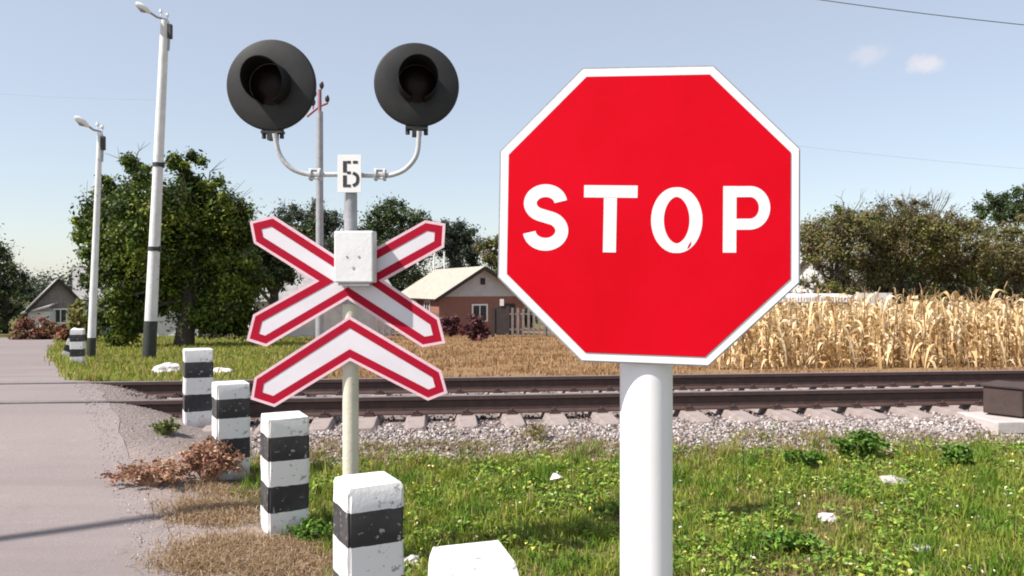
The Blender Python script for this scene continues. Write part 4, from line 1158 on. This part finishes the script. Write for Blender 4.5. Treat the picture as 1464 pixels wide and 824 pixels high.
def weed(label, px, py, topy, hw, pal, n, leaf, stems, matn='straw', flat=.6, cat='weed'):
    b = hit(px, py); k_ = b.y / F; h_ = (py - topy) * k_; w_ = hw * k_
    root = empty('weed_plant', b, label, cat)
    mb = MB(); cl = []
    for i in range(stems):
        an = random.uniform(0, 2 * PI); q = random.uniform(.2, 1)
        e_ = Vector((w_ * q * math.cos(an), w_ * flat * q * math.sin(an), h_ * random.uniform(.35, 1.0) * (1 - .45 * q)))
        m_ = e_ * .5 + Vector((0, 0, h_ * .22))
        mb.tube([(e_.x * .1, e_.y * .1, -.02), m_, e_], [.006, .004, .0015], 5)
        for t in (.45, .7, .9, 1.0):
            p_ = m_.lerp(e_, t) if t > .5 else m_ * (t * 2)
            cl.append(((p_.x, p_.y, max(p_.z, .01)), .2 * max(h_, .12)))
    V, Fq, c4 = leaf_cloud(cl, n, leaf, pal, up=.5); V[:, 2] = np.maximum(V[:, 2], .003)
    sm = mat('weed_stem', tuple(pal[0]), tuple(pal[-1]), 9, .9)
    mb.build('stems', sm, root); arrays('leaves', V, Fq, M[matn], c4, root)
RD = [(.34, .17, .115), (.44, .26, .17), (.25, .12, .085), (.52, .35, .23)]
weed('upright reddish brown dried weed at the foot of a bollard on the road edge', 300, 690, 622, 54, RD, 8, .016, 90)
weed('low sprawling reddish dried weed reaching onto the asphalt', 215, 694, 654, 66, RD + [(.48, .32, .2)], 8, .015, 80)
weed('brown dried tuft between the rail-side bollard and the next one', 318, 640, 612, 24, RD + [(.2, .2, .08)], 6, .014, 30)
LG = [(.09, .18, .025), (.13, .23, .03), (.07, .135, .02)]
weed('tall dark green leafy weed at the edge of the ballast', 1232, 655, 612, 42, LG, 8, .024, 46, 'leaf')
weed('dark green leafy weed near the right border, before the ballast', 1368, 668, 634, 30, LG, 8, .022, 34, 'leaf')
weed('low green weed spreading below the tall leafy weed', 1150, 668, 640, 32, LG, 7, .02, 30, 'leaf')
weed('green weed growing against the foot of the tall bollard by the signal post', 445, 775, 738, 36, LG, 8, .017, 36, 'leaf')
weed('bright green low weed in the lower right of the verge', 1130, 790, 755, 46, [(.12, .24, .03), (.16, .28, .04), (.10, .18, .03)], 8, .02, 40, 'leaf')
weed('green tuft beside the rail-side bollard on the road edge', 240, 622, 598, 26, [(.12, .16, .035), (.2, .2, .07), (.09, .12, .03)], 7, .016, 34, 'leaf')
weed('sparse brownish weed growing in the ballast in the middle', 768, 632, 600, 24, [(.2, .17, .07), (.26, .2, .1)], 4, .012, 22, 'leaf')

# lawn and dry bank beyond the track
n = 170000
Y = 10.0 + 38 * rng.random(n) ** 1.7; X = (rng.uniform(-60, 1464, n) - CX) / F * Y
c = cc(X, Y); r = (X - edge(Y)) * .84
zoneb = sstep(X + .25 * Y + .6 * wob(X, Y, .5), -1.2, .8)
dens = sstep(c, 1.7, 2.2) * sstep(r + .15 * wob(X, Y, 2), -.15, .15) * (1 - .3 * sstep(wob(X, Y, .8, 3), .3, .6))
bare = zoneb * sstep(wob(X, Y, .9, 14) + .4 * wob(X, Y, 2.6, 5), -.25, .35)      # trodden bare earth in the stubble
keep = rng.random(n) < dens * (1 - .88 * bare)
X, Y, c, zoneb = X[keep], Y[keep], c[keep], zoneb[keep]; n = len(X)
isdry = rng.random(n) < zoneb * .93 + .08
colr = np.where(isdry[:, None], pick([(.33, .185, .09), (.39, .235, .12), (.26, .14, .065), (.44, .29, .16)], n), pick(GG + GY, n))
h = np.where(isdry, rng.uniform(.03, .12, n) * (1 + 1.2 * (rng.random(n) < .06)), rng.uniform(.05, .16, n)) * np.where(isdry, 1, 1)
h *= np.where((Y < 16) & (X > .25 * Y), .6, 1)
h *= np.where(zoneb > .5, .55 + .45 * sstep(wob(X, Y, .6, 6), -.5, .5), 1)
V, Fq, c4 = blades(X, Y, gz(X, Y), h, rng.uniform(.012, .03, n) * np.sqrt(Y / 14), colr, .55)
tag(arrays('meadow_grass', V, Fq, M['grass'], c4), 'green lawn and orange brown dry grass beyond the rails', 'grass', kind='stuff')

# ------------------------------------------------------------------ dry corn field
def corn_variant():
    V, Fq, Cc = [], [], []
    def quad(pts, cl): k_ = len(V); V.extend(pts); Fq.append((k_, k_ + 1, k_ + 2, k_ + 3)); Cc.extend([cl] * 4)
    H = random.uniform(1.2, 1.5); bend = Vector((random.uniform(-.12, .12), random.uniform(-.12, .12), 0))
    def st(t): return bend * t * t + Vector((0, 0, H * t))
    cs = Vector(random.choice([(.40, .28, .13), (.46, .34, .18), (.34, .22, .10)]))
    for i in range(4):
        a_, b_ = st(i / 4), st((i + 1) / 4); w_ = .016 * (1 - i / 6)
        for dv in (Vector((w_, 0, 0)), Vector((0, w_, 0))): quad([a_ - dv, a_ + dv, b_ + dv * .85, b_ - dv * .85], cs)
    an = random.uniform(0, 2 * PI)
    for i in range(random.randint(9, 12)):
        t = .08 + .86 * i / 11; an += PI + random.uniform(-.6, .6)
        o_ = st(t); L = random.uniform(.34, .78); dr = Vector((math.cos(an), math.sin(an), 0)); sd = Vector((-math.sin(an), math.cos(an), 0))
        cl = Vector(random.choice([(.76, .56, .31), (.82, .64, .38), (.62, .42, .21), (.86, .71, .48), (.48, .30, .13)])) * random.uniform(.85, 1.1)
        rise = random.uniform(.15, .55); droop = random.uniform(.9, 2.0); w0 = random.uniform(.06, .12); tw = random.uniform(-.8, .8)
        prev = None
        for q in range(6):
            s_ = q / 5
            p_ = o_ + dr * (L * .62 * (s_ - .28 * s_ * s_)) + Vector((0, 0, L * (rise * s_ * 1.6 - droop * s_ * s_ * .75)))
            w_ = w0 * (1 - s_) ** .7 * .5 + .003
            sv = sd * math.cos(tw * s_ * 2) + Vector((0, 0, 1)) * math.sin(tw * s_ * 2)
            pr_ = (p_ - sv * w_, p_ + sv * w_)
            if prev: quad([prev[0], prev[1], pr_[1], pr_[0]], cl)
            prev = pr_
    if random.random() < .6:                     # cob in its husk
        o_ = st(random.uniform(.4, .55)); d_ = Vector((math.cos(an), math.sin(an), 1.0)).normalized() * .2
        for dv in (Vector((.03, 0, 0)), Vector((0, .03, 0))): quad([o_ - dv * .6, o_ + dv * .6, o_ + d_ + dv, o_ + d_ - dv], Vector((.62, .50, .3)))
    for i in range(random.choice((0, 2, 3))):
        an = random.uniform(0, 2 * PI); d_ = Vector((math.cos(an) * .08, math.sin(an) * .08, random.uniform(.06, .16))); o_ = st(1)
        sd = Vector((-math.sin(an), math.cos(an), 0)) * .006
        quad([o_ - sd, o_ + sd, o_ + d_ + sd, o_ + d_ - sd], Vector((.52, .36, .22)))
    return np.array([tuple(v) for v in V]), np.array(Fq), np.array([tuple(c_) for c_ in Cc])
var = [corn_variant() for _ in range(26)]
VV, FF, CC_ = [], [], []; off = 0
for row in np.arange(0, 17, .62):
    Yr = 14.9 + row
    xl = (1030 + 70 * min(1, row / 14) - CX) / F * Yr
    for X_ in np.arange(xl, xl + 10 + Yr * .55,   .25):
        if random.random() < .06: continue
        v, f_, c_ = var[random.randrange(26)]
        a_ = random.uniform(0, 2 * PI); s_ = random.uniform(.86, 1.08)
        x_ = X_ + random.uniform(-.07, .07); y_ = Yr + X_ * TS * .6 + random.uniform(-.12, .12)
        ca, sa = math.cos(a_) * s_, math.sin(a_) * s_
        VV.append(np.stack([v[:, 0] * ca - v[:, 1] * sa + x_, v[:, 0] * sa + v[:, 1] * ca + y_, v[:, 2] * s_ + float(gz(x_, y_))], 1))
        FF.append(f_ + off); off += len(v); CC_.append(np.clip(c_ * random.uniform(.85, 1.12), 0, 1))
o = arrays('corn_field', np.concatenate(VV), np.concatenate(FF), M['straw'], np.concatenate(CC_))
tag(o, 'field of dry straw coloured corn stalks behind the rails', 'corn field', kind='stuff')
